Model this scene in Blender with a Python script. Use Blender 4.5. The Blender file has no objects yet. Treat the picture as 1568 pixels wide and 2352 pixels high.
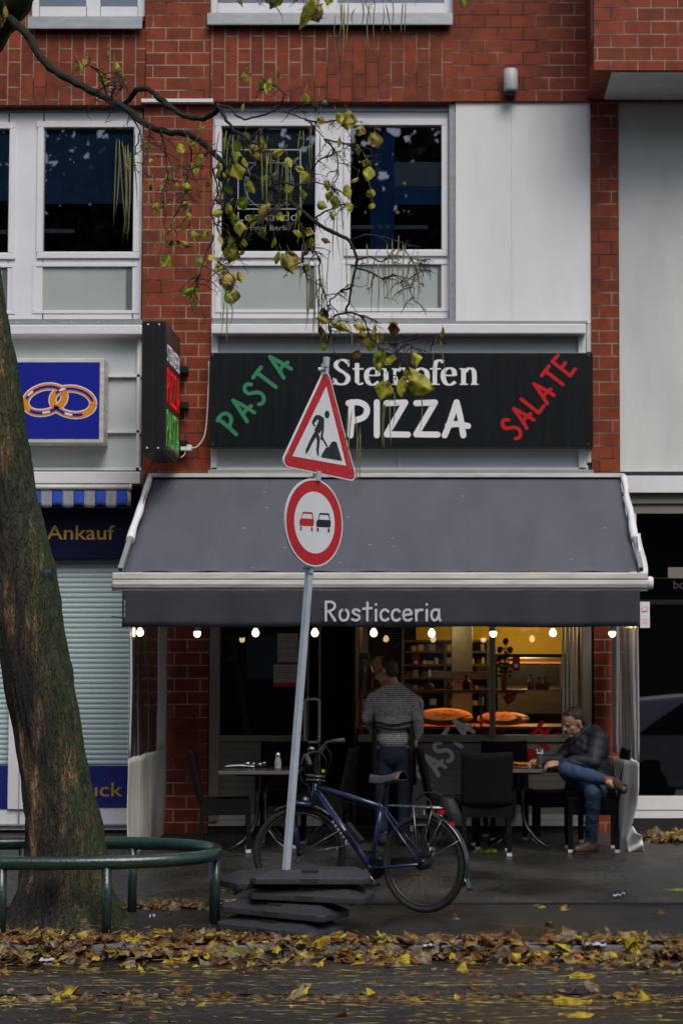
import bpy, bmesh, math, random
from mathutils import Vector, Matrix, noise
random.seed(7)
SC = bpy.context.scene
COL = SC.collection
R = math.radians
# ---------------- camera ----------------
FPX, CX, CY, TH = 4293.0, 1010.0, 1267.0, R(3.5)
CAM = Vector((0, -18.0, 1.60))
cd = bpy.data.cameras.new('camera'); cam = bpy.data.objects.new('camera', cd); COL.objects.link(cam)
cam.location = CAM; cam.rotation_euler = (R(90) + TH, 0, 0)
cd.sensor_fit = 'VERTICAL'; cd.sensor_height = 36.0; cd.sensor_width = 24.0
cd.lens = FPX / 2352 * 36
cd.shift_x = -(CX - 784) / 2352
cd.shift_y = (CY - 1176) / 2352
cd.clip_start = 0.1; cd.clip_end = 400
cd.dof.use_dof = True; cd.dof.focus_distance = 12.8; cd.dof.aperture_fstop = 3.2
SC.camera = cam
# ---------------- world, sun, exposure ----------------
SUN_EL, SUN_AZ = R(52), R(158)      # overcast noon light from behind the camera
w = bpy.data.worlds.new("World"); SC.world = w; w.use_nodes = True
nt = w.node_tree; bg = nt.nodes['Background']
sky = nt.nodes.new('ShaderNodeTexSky'); sky.sky_type = 'NISHITA'; sky.sun_disc = False
sky.sun_elevation = SUN_EL; sky.sun_rotation = SUN_AZ; sky.air_density = 1.0; sky.dust_density = 3.0; sky.ozone_density = 1.0
nt.links.new(sky.outputs[0], bg.inputs[0]); bg.inputs[1].default_value = 0.10
sd = bpy.data.lights.new('sun', 'SUN'); sd.energy = 1.55; sd.angle = R(35); sd.color = (1, .96, .90)
sun = bpy.data.objects.new('sun', sd); COL.objects.link(sun); sun.location = (0, -20, 30)
_sdir = Vector((math.sin(SUN_AZ) * math.cos(SUN_EL), math.cos(SUN_AZ) * math.cos(SUN_EL), math.sin(SUN_EL)))
sun.rotation_euler = _sdir.to_track_quat('Z', 'Y').to_euler()
SC.view_settings.view_transform = 'Standard'; SC.view_settings.look = 'None'
SC.view_settings.exposure = 0.25; SC.view_settings.gamma = 1.0
SC.cycles.max_bounces = 8; SC.cycles.transparent_max_bounces = 24
SC.cycles.caustics_reflective = False; SC.cycles.caustics_refractive = False

# ---------------- helpers ----------------
SLOPE = 0.028
def ray(px, py):
    c, s = math.cos(TH), math.sin(TH)
    a = (px - CX) / FPX; b = (CY - py) / FPX
    return Vector((a, c - b * s, s + b * c))
def at(px, py, Y):
    d = ray(px, py); return CAM + d * ((Y - CAM.y) / d.y)
def gz(Y): return SLOPE * Y if Y > -6.0 else -0.168
def gnd(px, py, dz=0.0):
    d = ray(px, py); t = (SLOPE * CAM.y + dz - CAM.z) / (d.z - SLOPE * d.y); return CAM + d * t
def on_road(px, py, z):
    d = ray(px, py); return CAM + d * ((z - CAM.z) / d.z)
class MB:
    def __init__(s): s.v = []; s.f = []; s.m = []; s.s = []
    def add(s, vs, fs, mi=0, sm=False):
        o = len(s.v); s.v += [Vector(p) for p in vs]
        for f in fs: s.f.append([i + o for i in f]); s.m.append(mi); s.s.append(sm)
        return s
    def box(s, x0, y0, z0, x1, y1, z1, mi=0):
        x0, x1 = min(x0, x1), max(x0, x1); y0, y1 = min(y0, y1), max(y0, y1); z0, z1 = min(z0, z1), max(z0, z1)
        vs = [(x0,y0,z0),(x1,y0,z0),(x1,y1,z0),(x0,y1,z0),(x0,y0,z1),(x1,y0,z1),(x1,y1,z1),(x0,y1,z1)]
        return s.add(vs, [(0,3,2,1),(4,5,6,7),(0,1,5,4),(1,2,6,5),(2,3,7,6),(3,0,4,7)], mi)
    def obox(s, c, ax, ay, az, hx, hy, hz, mi=0):
        c = Vector(c); vs = []
        for k in (-1, 1):
            for (i, j) in ((-1,-1),(1,-1),(1,1),(-1,1)): vs.append(c + ax * hx * i + ay * hy * j + az * hz * k)
        return s.add(vs, [(0,3,2,1),(4,5,6,7),(0,1,5,4),(1,2,6,5),(2,3,7,6),(3,0,4,7)], mi)
    def fb(s, px0, py0, px1, py1, Yf, Yb, mi=0):
        a = at(px0, (py0+py1)/2, Yf); b = at(px1, (py0+py1)/2, Yf); t = at(px0, py0, Yf); u = at(px0, py1, Yf)
        return s.box(a.x, Yf, u.z, b.x, Yb, t.z, mi)
    def tube(s, pts, r, n=8, mi=0, closed=False, sm=True, flat=1.0):
        pts = [Vector(p) for p in pts]; N = len(pts)
        rs = r if isinstance(r, (list, tuple)) else [r] * N
        T = []
        for i in range(N):
            a = pts[(i-1) % N] if (closed or i > 0) else pts[i]; b = pts[(i+1) % N] if (closed or i < N-1) else pts[i]
            d = (b - a); T.append(d.normalized() if d.length > 1e-9 else Vector((0,0,1)))
        u = T[0].orthogonal().normalized(); vs = []
        if abs(T[0].z) < .9: u = Vector((0,0,1)).cross(T[0]).normalized()
        for i in range(N):
            u = (u - T[i] * u.dot(T[i])); u = u.normalized() if u.length > 1e-6 else T[i].orthogonal().normalized()
            v = T[i].cross(u)
            for k in range(n):
                a = 2 * math.pi * k / n; vs.append(pts[i] + (u * math.cos(a) + v * math.sin(a) * flat) * rs[i])
        fs = []
        for i in range(N if closed else N-1):
            j = (i+1) % N
            for k in range(n): fs.append((i*n+k, i*n+(k+1) % n, j*n+(k+1) % n, j*n+k))
        s.add(vs, fs, mi, sm)
        if not closed:
            o = len(s.v) - len(vs)
            s.f.append([o+k for k in range(n)][::-1]); s.m.append(mi); s.s.append(False)
            s.f.append([o+(N-1)*n+k for k in range(n)]); s.m.append(mi); s.s.append(False)
        return s
    def lathe(s, prof, c, ax=(0,0,1), n=16, mi=0, sm=True):
        c = Vector(c); ax = Vector(ax).normalized(); u = ax.orthogonal().normalized(); v = ax.cross(u); vs = []
        for (r, h) in prof:
            for k in range(n):
                a = 2*math.pi*k/n; vs.append(c + ax*h + (u*math.cos(a) + v*math.sin(a)) * max(r, 1e-5))
        fs = [(i*n+k, i*n+(k+1) % n, (i+1)*n+(k+1) % n, (i+1)*n+k) for i in range(len(prof)-1) for k in range(n)]
        return s.add(vs, fs, mi, sm)
    def ball(s, c, r, n=12, mi=0, sc=(1,1,1)):
        c = Vector(c); m = n // 2; vs = []; fs = []
        for i in range(m+1):
            t = math.pi*i/m
            for k in range(n):
                a = 2*math.pi*k/n
                vs.append(c + Vector((math.sin(t)*math.cos(a)*sc[0], math.sin(t)*math.sin(a)*sc[1], math.cos(t)*sc[2])) * r)
        for i in range(m):
            for k in range(n): fs.append((i*n+k, (i+1)*n+k, (i+1)*n+(k+1) % n, i*n+(k+1) % n))
        return s.add(vs, fs, mi, True)
    def prism(s, pts, n, th, mi=0):
        """outline pts (3D, planar) pushed along vector n by th"""
        pts = [Vector(p) for p in pts]; n = Vector(n); k = len(pts)
        vs = pts + [p + n*th for p in pts]
        fs = [list(range(k)), list(range(2*k-1, k-1, -1))] + [(i, i+k, (i+1) % k + k, (i+1) % k) for i in range(k)]
        return s.add(vs, fs, mi)
    def grid(s, fn, nu, nv, mi=0, sm=True, th=0):
        vs = [fn(i/nu, j/nv) for j in range(nv+1) for i in range(nu+1)]
        fs = [(j*(nu+1)+i, j*(nu+1)+i+1, (j+1)*(nu+1)+i+1, (j+1)*(nu+1)+i) for j in range(nv) for i in range(nu)]
        return s.add(vs, fs, mi, sm)
def obj(name, mb, mats, parent=None, bevel=0, solid=0, weld=False, kind=None, label=None):
    if not isinstance(mats, (list, tuple)): mats = [mats]
    off = Vector((0,0,0)); p = parent
    while p is not None: off += p.location; p = p.parent
    base = Vector((0,0,0))
    me = bpy.data.meshes.new(name)
    me.from_pydata([tuple(v - off - base) for v in mb.v], [], mb.f)
    for m in mats: me.materials.append(m)
    me.polygons.foreach_set('material_index', mb.m); me.polygons.foreach_set('use_smooth', mb.s)
    if bevel or weld:
        bm = bmesh.new(); bm.from_mesh(me)
        bmesh.ops.remove_doubles(bm, verts=bm.verts, dist=1e-5)
        if bevel:
            es = [e for e in bm.edges if len(e.link_faces) == 2 and e.calc_face_angle(0) > R(35)]
            bmesh.ops.bevel(bm, geom=es, offset=bevel, segments=2, affect='EDGES', profile=.6, clamp_overlap=True)
        bm.to_mesh(me); bm.free()
    me.update()
    o = bpy.data.objects.new(name, me); COL.objects.link(o)
    if solid:
        md = o.modifiers.new('thickness', 'SOLIDIFY'); md.thickness = solid; md.offset = 0
    if parent: o.parent = parent
    if kind: o['kind'] = kind
    if label: o['label'] = label
    return o
def thing(name, label, cat, loc=(0,0,0), group=None):
    o = bpy.data.objects.new(name, None); COL.objects.link(o); o.location = loc; o.empty_display_size = .2
    o['label'] = label; o['category'] = cat
    if group: o['group'] = group
    return o
def tag(o, label, cat, group=None):
    o['label'] = label; o['category'] = cat
    if group: o['group'] = group
    return o
def recentre(o):
    """origin of a one-mesh thing at the middle of its base"""
    me = o.data; xs = [v.co.x for v in me.vertices]; ys = [v.co.y for v in me.vertices]; zs = [v.co.z for v in me.vertices]
    c = Vector(((min(xs)+max(xs))/2, (min(ys)+max(ys))/2, min(zs))); me.transform(Matrix.Translation(-c)); o.location = o.location + c
    for ch in o.children: ch.location = ch.location - c
    return o
def dup(root, loc, rotz, label=None, group=None):
    r = root.copy(); COL.objects.link(r); r.location = loc; r.rotation_euler = (0, 0, rotz)
    if label: r['label'] = label
    if group: r['group'] = group
    for ch in list(root.children):
        c = ch.copy(); COL.objects.link(c); c.parent = r
        for g in list(ch.children):
            d = g.copy(); COL.objects.link(d); d.parent = c
    return r
# ---------------- materials ----------------
def s2l(c): return tuple((x/255/12.92 if x/255 <= .04045 else ((x/255+.055)/1.055)**2.4) for x in c)
def _n(nt, t, **k):
    n = nt.nodes.new(t)
    for a, b in k.items(): setattr(n, a, b)
    return n
def newmat(name):
    m = bpy.data.materials.new(name); m.use_nodes = True; return m, m.node_tree, m.node_tree.nodes['Principled BSDF']
def mat(name, col, rough=.6, metal=0, var=.12, vs=6, bump=0, bs=80, col2=None, spec=.5, stretch=(1,1,1), coat=0, detail=6):
    m, nt, b = newmat(name); L = nt.links.new
    tc = _n(nt, 'ShaderNodeTexCoord'); mp = _n(nt, 'ShaderNodeMapping'); mp.inputs['Scale'].default_value = stretch
    L(tc.outputs['Object'], mp.inputs[0])
    nz = _n(nt, 'ShaderNodeTexNoise'); nz.inputs['Scale'].default_value = vs; nz.inputs['Detail'].default_value = detail; nz.inputs['Roughness'].default_value = .6
    L(mp.outputs[0], nz.inputs['Vector'])
    cr = _n(nt, 'ShaderNodeValToRGB'); cr.color_ramp.elements[0].position = .3; cr.color_ramp.elements[1].position = .7
    c2 = col2 if col2 else tuple(min(1, x*(1+var)) for x in col)
    c1 = tuple(x*(1-var) for x in col) if not col2 else col
    cr.color_ramp.elements[0].color = (*c1, 1); cr.color_ramp.elements[1].color = (*c2, 1)
    L(nz.outputs[0], cr.inputs[0]); L(cr.outputs[0], b.inputs['Base Color'])
    b.inputs['Roughness'].default_value = rough; b.inputs['Metallic'].default_value = metal
    b.inputs['Specular IOR Level'].default_value = spec
    if coat: b.inputs['Coat Weight'].default_value = coat; b.inputs['Coat Roughness'].default_value = .15
    if bump:
        n2 = _n(nt, 'ShaderNodeTexNoise'); n2.inputs['Scale'].default_value = bs; n2.inputs['Detail'].default_value = 4
        L(mp.outputs[0], n2.inputs['Vector'])
        bp = _n(nt, 'ShaderNodeBump'); bp.inputs['Strength'].default_value = bump; bp.inputs['Distance'].default_value = .01
        L(n2.outputs[0], bp.inputs['Height']); L(bp.outputs[0], b.inputs['Normal'])
    return m
def emit(name, col, st):
    m, nt, b = newmat(name); b.inputs['Base Color'].default_value = (*col, 1)
    b.inputs['Emission Color'].default_value = (*col, 1); b.inputs['Emission Strength'].default_value = st; return m
def brickmat(name, vertical=False, dark=False, w=.25, h=.125, offx=0., offz=0., dirt=None):
    m, nt, b = newmat(name); L = nt.links.new
    tc = _n(nt, 'ShaderNodeTexCoord'); sep = _n(nt, 'ShaderNodeSeparateXYZ'); L(tc.outputs['Object'], sep.inputs[0])
    # side faces (normal along x) run along y
    add = _n(nt, 'ShaderNodeMath', operation='ADD'); L(sep.outputs[0], add.inputs[0]); L(sep.outputs[1], add.inputs[1])
    ax = _n(nt, 'ShaderNodeMath', operation='ADD'); L(add.outputs[0], ax.inputs[0]); ax.inputs[1].default_value = offx
    az = _n(nt, 'ShaderNodeMath', operation='ADD'); L(sep.outputs[2], az.inputs[0]); az.inputs[1].default_value = offz
    cmb = _n(nt, 'ShaderNodeCombineXYZ')
    if vertical: L(az.outputs[0], cmb.inputs[0]); L(ax.outputs[0], cmb.inputs[1])
    else: L(ax.outputs[0], cmb.inputs[0]); L(az.outputs[0], cmb.inputs[1])
    bt = _n(nt, 'ShaderNodeTexBrick'); bt.offset = .5; bt.inputs['Scale'].default_value = 1
    bt.inputs['Brick Width'].default_value = w; bt.inputs['Row Height'].default_value = h
    bt.inputs['Mortar Size'].default_value = .0062; bt.inputs['Mortar Smooth'].default_value = .15; bt.inputs['Bias'].default_value = 0
    bt.inputs['Color1'].default_value = (.275, .050, .017, 1); bt.inputs['Color2'].default_value = (.175, .034, .014, 1)
    L(cmb.outputs[0], bt.inputs['Vector'])
    # mortar: pale with grey, darker stained stretches
    nm = _n(nt, 'ShaderNodeTexNoise'); nm.inputs['Scale'].default_value = 1.4; nm.inputs['Detail'].default_value = 5; L(tc.outputs['Object'], nm.inputs['Vector'])
    crm = _n(nt, 'ShaderNodeValToRGB'); e = crm.color_ramp.elements
    e[0].position = .42; e[1].position = .54
    e[0].color = (.035, .028, .025, 1) if not dark else (.10, .09, .08, 1); e[1].color = (.34, .27, .20, 1) if not dark else (.42, .38, .32, 1)
    L(nm.outputs[0], crm.inputs[0]); L(crm.outputs[0], bt.inputs['Mortar'])
    nz = _n(nt, 'ShaderNodeTexNoise'); nz.inputs['Scale'].default_value = 9; nz.inputs['Detail'].default_value = 7; L(tc.outputs['Object'], nz.inputs['Vector'])
    mx = _n(nt, 'ShaderNodeMix', data_type='RGBA', blend_type='MULTIPLY'); mx.inputs[0].default_value = .62
    cr = _n(nt, 'ShaderNodeValToRGB'); cr.color_ramp.elements[0].color = (.45, .42, .42, 1); cr.color_ramp.elements[0].position = .3; cr.color_ramp.elements[1].position = .62
    L(nz.outputs[0], cr.inputs[0]); L(bt.outputs['Color'], mx.inputs[6]); L(cr.outputs[0], mx.inputs[7]); L(mx.outputs[2], b.inputs['Base Color'])
    b.inputs['Roughness'].default_value = .6; b.inputs['Specular IOR Level'].default_value = .25
    bp = _n(nt, 'ShaderNodeBump'); bp.invert = True; bp.inputs['Strength'].default_value = .7; bp.inputs['Distance'].default_value = .006
    L(bt.outputs['Fac'], bp.inputs['Height'])
    n3 = _n(nt, 'ShaderNodeTexNoise'); n3.inputs['Scale'].default_value = 120; L(tc.outputs['Object'], n3.inputs['Vector'])
    bp2 = _n(nt, 'ShaderNodeBump'); bp2.inputs['Strength'].default_value = .15; bp2.inputs['Distance'].default_value = .004
    L(n3.outputs[0], bp2.inputs['Height']); L(bp.outputs[0], bp2.inputs['Normal']); L(bp2.outputs[0], b.inputs['Normal'])
    return m
def glassmat(name, tint=(1,1,1), refl=1.0, mult=1.7, ior=1.5, rough=0.0, milky=0.0, milkcol=(.8,.8,.8)):
    m = bpy.data.materials.new(name); m.use_nodes = True; nt = m.node_tree; L = nt.links.new
    for n in list(nt.nodes):
        if n.type != 'OUTPUT_MATERIAL': nt.nodes.remove(n)
    out = [n for n in nt.nodes if n.type == 'OUTPUT_MATERIAL'][0]
    tr = _n(nt, 'ShaderNodeBsdfTransparent'); tr.inputs[0].default_value = (*tint, 1)
    gl = _n(nt, 'ShaderNodeBsdfGlossy'); gl.inputs['Roughness'].default_value = rough; gl.inputs[0].default_value = (refl, refl, refl, 1)
    fr = _n(nt, 'ShaderNodeFresnel'); fr.inputs[0].default_value = ior
    mu = _n(nt, 'ShaderNodeMath', operation='MULTIPLY'); mu.inputs[1].default_value = mult; mu.use_clamp = True; L(fr.outputs[0], mu.inputs[0])
    src = tr
    if milky:
        df = _n(nt, 'ShaderNodeBsdfDiffuse'); df.inputs[0].default_value = (*milkcol, 1)
        tl = _n(nt, 'ShaderNodeBsdfTranslucent'); tl.inputs[0].default_value = (*milkcol, 1)
        ad = _n(nt, 'ShaderNodeMixShader'); ad.inputs[0].default_value = .5; L(df.outputs[0], ad.inputs[1]); L(tl.outputs[0], ad.inputs[2])
        mm = _n(nt, 'ShaderNodeMixShader')
        tc = _n(nt, 'ShaderNodeTexCoord'); mp = _n(nt, 'ShaderNodeMapping'); mp.inputs['Scale'].default_value = (14, 14, 1.2); L(tc.outputs['Object'], mp.inputs[0])
        nz = _n(nt, 'ShaderNodeTexNoise'); nz.inputs['Scale'].default_value = 1.5; nz.inputs['Detail'].default_value = 5; L(mp.outputs[0], nz.inputs['Vector'])
        cr = _n(nt, 'ShaderNodeMapRange'); cr.inputs[1].default_value = .35; cr.inputs[2].default_value = .7; cr.inputs[3].default_value = milky*.35; cr.inputs[4].default_value = min(1, milky*1.7)
        L(nz.outputs[0], cr.inputs[0]); L(cr.outputs[0], mm.inputs[0]); L(tr.outputs[0], mm.inputs[1]); L(ad.outputs[0], mm.inputs[2]); src = mm
    mix = _n(nt, 'ShaderNodeMixShader'); L(mu.outputs[0], mix.inputs[0]); L(src.outputs[0], mix.inputs[1]); L(gl.outputs[0], mix.inputs[2])
    L(mix.outputs[0], out.inputs[0]); return m
# ---------------- stroke lettering ----------------
def smooth(pts, k=5):
    if len(pts) < 3: return pts
    out = []
    P = [pts[0]] + list(pts) + [pts[-1]]
    for i in range(1, len(P)-2):
        for j in range(k):
            t = j/k; a, b, c, d = P[i-1], P[i], P[i+1], P[i+2]
            out.append(tuple(.5*((2*b[q]) + (-a[q]+c[q])*t + (2*a[q]-5*b[q]+4*c[q]-d[q])*t*t + (-a[q]+3*b[q]-3*c[q]+d[q])*t**3) for q in (0,1)))
    out.append(pts[-1]); return out
ST = {
 'P': (.60, [[(.06,0),(.09,.5),(.08,1)], [(.0,.97),(.28,1.0),(.50,.90),(.55,.72),(.44,.54),(.10,.42)]]),
 'A': (.74, [[(.0,0),(.14,.34),(.36,1.0)], [(.36,1.0),(.47,.55),(.56,0)], [(.10,.30),(.38,.34),(.70,.28)]]),
 'S': (.56, [[(.50,.86),(.38,.99),(.18,.98),(.07,.84),(.10,.68),(.26,.56),(.42,.42),(.46,.22),(.34,.05),(.16,.0),(.0,.08)]]),
 'T': (.66, [[(.0,.98),(.62,1.0)], [(.30,1.0),(.34,.0)]]),
 'L': (.50, [[(.04,1.0),(.06,.02)], [(.06,.02),(.50,.04)]]),
 'E': (.54, [[(.04,1.0),(.06,.0)], [(.04,1.0),(.48,1.0)], [(.05,.52),(.42,.53)], [(.06,.0),(.50,.02)]]),
 'I': (.16, [[(.08,1.0),(.08,.0)]]),
 'Z': (.72, [[(.04,.97),(.60,.99)], [(.60,.99),(.04,.03)], [(.04,.03),(.68,.02)]]),
 'R': (.60, [[(.05,0),(.05,1)], [(.05,.98),(.32,.99),(.50,.86),(.48,.66),(.30,.52),(.06,.48)], [(.20,.50),(.52,.0)]]),
 'o': (.52, [[(.26,.58),(.10,.52),(.03,.30),(.10,.06),(.26,.0),(.42,.08),(.48,.30),(.42,.52),(.26,.58)]]),
 's': (.46, [[(.40,.50),(.26,.58),(.10,.54),(.08,.42),(.22,.32),(.38,.24),(.38,.08),(.22,.0),(.03,.06)]]),
 't': (.46, [[(.23,.95),(.22,.0)], [(.02,.62),(.44,.66)]]),
 'i': (.16, [[(.08,.56),(.08,.0)], [(.08,.84),(.08,.86)]]),
 'c': (.46, [[(.42,.48),(.28,.58),(.10,.50),(.03,.28),(.10,.06),(.28,.0),(.43,.08)]]),
 'e': (.50, [[(.06,.28),(.44,.34)], [(.44,.34),(.40,.52),(.24,.58),(.09,.50),(.03,.28),(.10,.06),(.28,.0),(.45,.08)]]),
 'r': (.40, [[(.05,.56),(.07,.0)], [(.07,.36),(.18,.54),(.38,.56)]]),
 'a': (.50, [[(.42,.52),(.24,.58),(.08,.48),(.03,.24),(.14,.02),(.30,.06),(.42,.30)], [(.42,.58),(.42,.20),(.48,.0)]]),
 'N': (.66, [[(.05,0),(.05,1)], [(.05,1),(.58,0)], [(.58,0),(.58,1)]]),
 'O': (.72, [[(.36,1),(.14,.9),(.03,.5),(.14,.1),(.36,0),(.58,.1),(.68,.5),(.58,.9),(.36,1)]]),
 'F': (.52, [[(.04,1.0),(.05,.0)], [(.04,1.0),(.48,1.0)], [(.05,.52),(.42,.53)]]),
}
def strokes(mb, word, org, U, V, N, h, wd, gap=.16, mi=0, nib=None, table=ST, sx=1.0, lift=.004):
    """word lettered on a plane: org + U*x + V*y, N outward"""
    x = 0; q = 0
    for ch in word:
        if ch == ' ': x += .4; continue
        adv, st = table[ch]
        for p in st:
            sharp = len(p) == 2
            P = p if sharp else smooth(p)
            P = [((a+x)*h*sx, b*h) for a, b in P]
            if len(P) == 2 and math.dist(P[0], P[1]) > wd: P = [P[0], ((P[0][0]+P[1][0])/2, (P[0][1]+P[1][1])/2), P[1]]
            ribbon(mb, P, wd, org, U, V, N, lift + q*.0004, mi, nib); q = (q+1) % 7
        x += adv + gap
    return x*h*sx
def ribbon(mb, P, wd, org, U, V, N, off, mi, nib=None, caps=True):
    n = len(P); L = []; Rr = []; D = []
    for i in range(n):
        a = P[max(0, i-1)]; b = P[min(n-1, i+1)]; dx, dy = b[0]-a[0], b[1]-a[1]; l = math.hypot(dx, dy) or 1
        D.append((dx/l, dy/l))
    W = []
    for i, (dx, dy) in enumerate(D):
        ww = wd/2 if nib is None else (nib[0] + (nib[1]-nib[0])*abs(dy)**1.3)/2
        W.append(ww); L.append((P[i][0]-dy*ww, P[i][1]+dx*ww)); Rr.append((P[i][0]+dy*ww, P[i][1]-dx*ww))
    pt = lambda p: org + U*p[0] + V*p[1] + N*off
    vs = [pt(p) for p in L] + [pt(p) for p in Rr]
    mb.add(vs, [(i, n+i, n+i+1, i+1) for i in range(n-1)], mi)
    if caps and nib is None:
        for e, sg in ((0, -1), (n-1, 1)):
            c = P[e]; dx, dy = D[e]; arc = []
            for k in range(9):
                a = math.pi*k/8; arc.append((c[0] + (-dy*math.cos(a) + dx*math.sin(a)*sg)*W[e], c[1] + (dx*math.cos(a) + dy*math.sin(a)*sg)*W[e]))
            mb.add([pt(c)] + [pt(p) for p in arc], [(0, k+1, k+2) for k in range(8)], mi)
def text(mb, body, org, U, V, N, h, mi=0, lift=.004, align='LEFT', width=None, bold=0):
    cu = bpy.data.curves.new('txt', 'FONT'); cu.body = body; cu.size = 1.0; cu.align_x = align; cu.offset = bold; cu.resolution_u = 4
    o = bpy.data.objects.new('txt', cu); COL.objects.link(o)
    dg = bpy.context.evaluated_depsgraph_get(); me = o.evaluated_get(dg).to_mesh()
    xs = [v.co.x for v in me.vertices] or [0]; k = h/.72
    kx = k if width is None else width/(max(xs)-min(xs))
    x0 = min(xs) if width is not None else 0
    mb.add([org + U*((v.co.x-x0)*kx) + V*(v.co.y*k) + N*lift for v in me.vertices], [list(p.vertices) for p in me.polygons], mi)
    o.evaluated_get(dg).to_mesh_clear(); bpy.data.objects.remove(o); bpy.data.curves.remove(cu)
XU, ZU, FN = Vector((1,0,0)), Vector((0,0,1)), Vector((0,-1,0))
def plane_dirs(ang):   # in a facade plane, baseline turned up by ang degrees
    a = R(ang); return Vector((math.cos(a), 0, math.sin(a))), Vector((-math.sin(a), 0, math.cos(a)))
# ================= materials =================
M = {}
M['brick'] = brickmat('brick_stretcher', offx=.11, offz=.02)
M['brick_low'] = brickmat('brick_low', offx=.07, offz=.02, dark=True)
M['soldier'] = brickmat('brick_soldier', vertical=True, offz=.115, offx=.03)
M['soldier_top'] = brickmat('brick_soldier_top', vertical=True, offz=-.02, offx=.03, w=.25)
M['plaster'] = mat('white_plaster', (.71,.71,.71), .85, var=.05, vs=1.3, bump=.25, bs=160, col2=(.82,.82,.83), detail=9, stretch=(2.2,2.2,.45))
M['plaster_grey'] = mat('grey_plaster', (.54,.56,.54), .85, col2=(.68,.70,.68), vs=1.1, bump=.25, bs=160, detail=9, stretch=(2.2,2.2,.5))
M['soffit'] = mat('soffit_plaster', (.55,.57,.55), .85, bump=.2, bs=120)
M['upvc'] = mat('white_window_plastic', (.74,.75,.78), .35, var=.04, vs=3)
M['alu'] = mat('white_aluminium', (.74,.74,.75), .4, var=.06, vs=4, stretch=(.4,.4,4))
M['alu_dirty'] = mat('weathered_white_aluminium', (.46,.45,.41), .45, var=.1, vs=3, col2=(.72,.71,.67), stretch=(1,1,9), detail=9)
M['sill'] = mat('grey_sill_metal', (.30,.33,.34), .4, metal=.3, var=.12, vs=5, stretch=(1,1,4))
M['panel'] = mat('grey_green_panel', (.50,.55,.56), .5, var=.06, vs=.8, col2=(.60,.65,.66), detail=9)
M['dark'] = mat('dark_gap', (.012,.012,.014), .8)
M['frost'] = mat('frosted_pane', (.33,.38,.36), .3, var=.06, vs=.9, col2=(.42,.47,.45))
M['frost_dark'] = mat('frosted_pane_dark', (.12,.14,.13), .3)
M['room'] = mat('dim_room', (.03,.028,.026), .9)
M['blue'] = mat('blue_curtain_cloth', (.06,.22,.55), .9, var=.25, vs=3, stretch=(6,6,.5))
M['blueblind'] = mat('blue_blind_cloth', (.10,.24,.48), .9, var=.25, vs=2)
M['slate'] = mat('grey_blue_blind', (.20,.27,.32), .9, var=.2, vs=2)
M['boardgrey'] = mat('grey_board', (.40,.46,.55), .8)
M['whitep'] = mat('white_paint', (.78,.78,.78), .5, var=.04)
M['shutter'] = mat('pale_green_roller_blind', (.40,.51,.51), .55, var=.05, vs=1.2)
M['navy'] = mat('navy_sign_film', (.010,.018,.14), .35, var=.1, vs=3)
M['navy_dark'] = mat('dark_navy_panel', (.004,.006,.03), .3, var=.1, vs=3)
M['royal'] = mat('blue_ring_sign', (.012,.02,.30), .3, var=.12, vs=1.5)
M['gold'] = mat('gold_letter', (.42,.24,.02), .45, var=.12)
M['orange'] = mat('orange_film', (.80,.26,.01), .45, var=.1)
M['white'] = mat('white_letter', (.78,.78,.80), .5, var=.03)
M['greyletter'] = mat('grey_letter', (.42,.43,.44), .5, var=.05)
M['red'] = mat('red_letter', (.52,.006,.008), .4, var=.08)
M['redglow'] = emit('lit_red_letter', (.80,.004,.004), .45)
M['green'] = mat('green_letter', (.03,.22,.10), .45, var=.08)
M['greenglow'] = emit('lit_green_letter', (.10,.45,.08), .35)
M['black'] = mat('black_sign_board', (.006,.009,.011), .3, var=.5, vs=3, stretch=(7,7,.5), detail=9)
M['blackmetal'] = mat('black_metal', (.012,.013,.015), .4, var=.2, spec=.3)
M['brownface'] = mat('dark_brown_sign_face', (.035,.026,.024), .35, var=.15)
M['beige'] = mat('beige_metal', (.24,.22,.18), .5, var=.08, vs=3)
M['slat'] = mat('grey_brown_slats', (.20,.18,.15), .55, var=.12, vs=2, stretch=(1,1,6))
M['winglass'] = glassmat('window_glass', (.88,.92,.94), 1.0, ior=1.52, mult=3.0)
M['shopglass'] = glassmat('shop_glass', (.92,.92,.92), 1.0, ior=1.45, mult=1.3)
M['darkglass'] = glassmat('dark_shop_glass', (.35,.38,.38), 1.0, ior=1.5, mult=4.0)
M['pvc'] = glassmat('clear_pvc', (.92,.92,.92), .9, ior=1.4, rough=.15, milky=.42, milkcol=(.7,.72,.74))
M['asphalt'] = mat('worn_pavement', (.022,.022,.020), .40, var=.3, vs=40, bump=.5, bs=140, col2=(.085,.082,.072), stretch=(1,1,1), detail=8, spec=.45)
M['asphalt2'] = mat('dark_tarmac_strip', (.022,.021,.020), .42, var=.3, vs=30, bump=.5, bs=150, col2=(.043,.040,.036), spec=.5)
M['road'] = mat('road_asphalt', (.014,.014,.013), .42, var=.3, vs=20, bump=.6, bs=160, col2=(.034,.032,.029), spec=.5)
M['roadlight'] = mat('lighter_asphalt', (.030,.030,.030), .42, var=.3, vs=10, bump=.5, bs=120, col2=(.055,.054,.052))
M['kerb'] = mat('granite_kerb', (.10,.10,.10), .6, var=.4, vs=60, bump=.6, bs=90, col2=(.20,.20,.19))
M['tile'] = mat('dark_floor_tile', (.04,.035,.03), .4)

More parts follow.
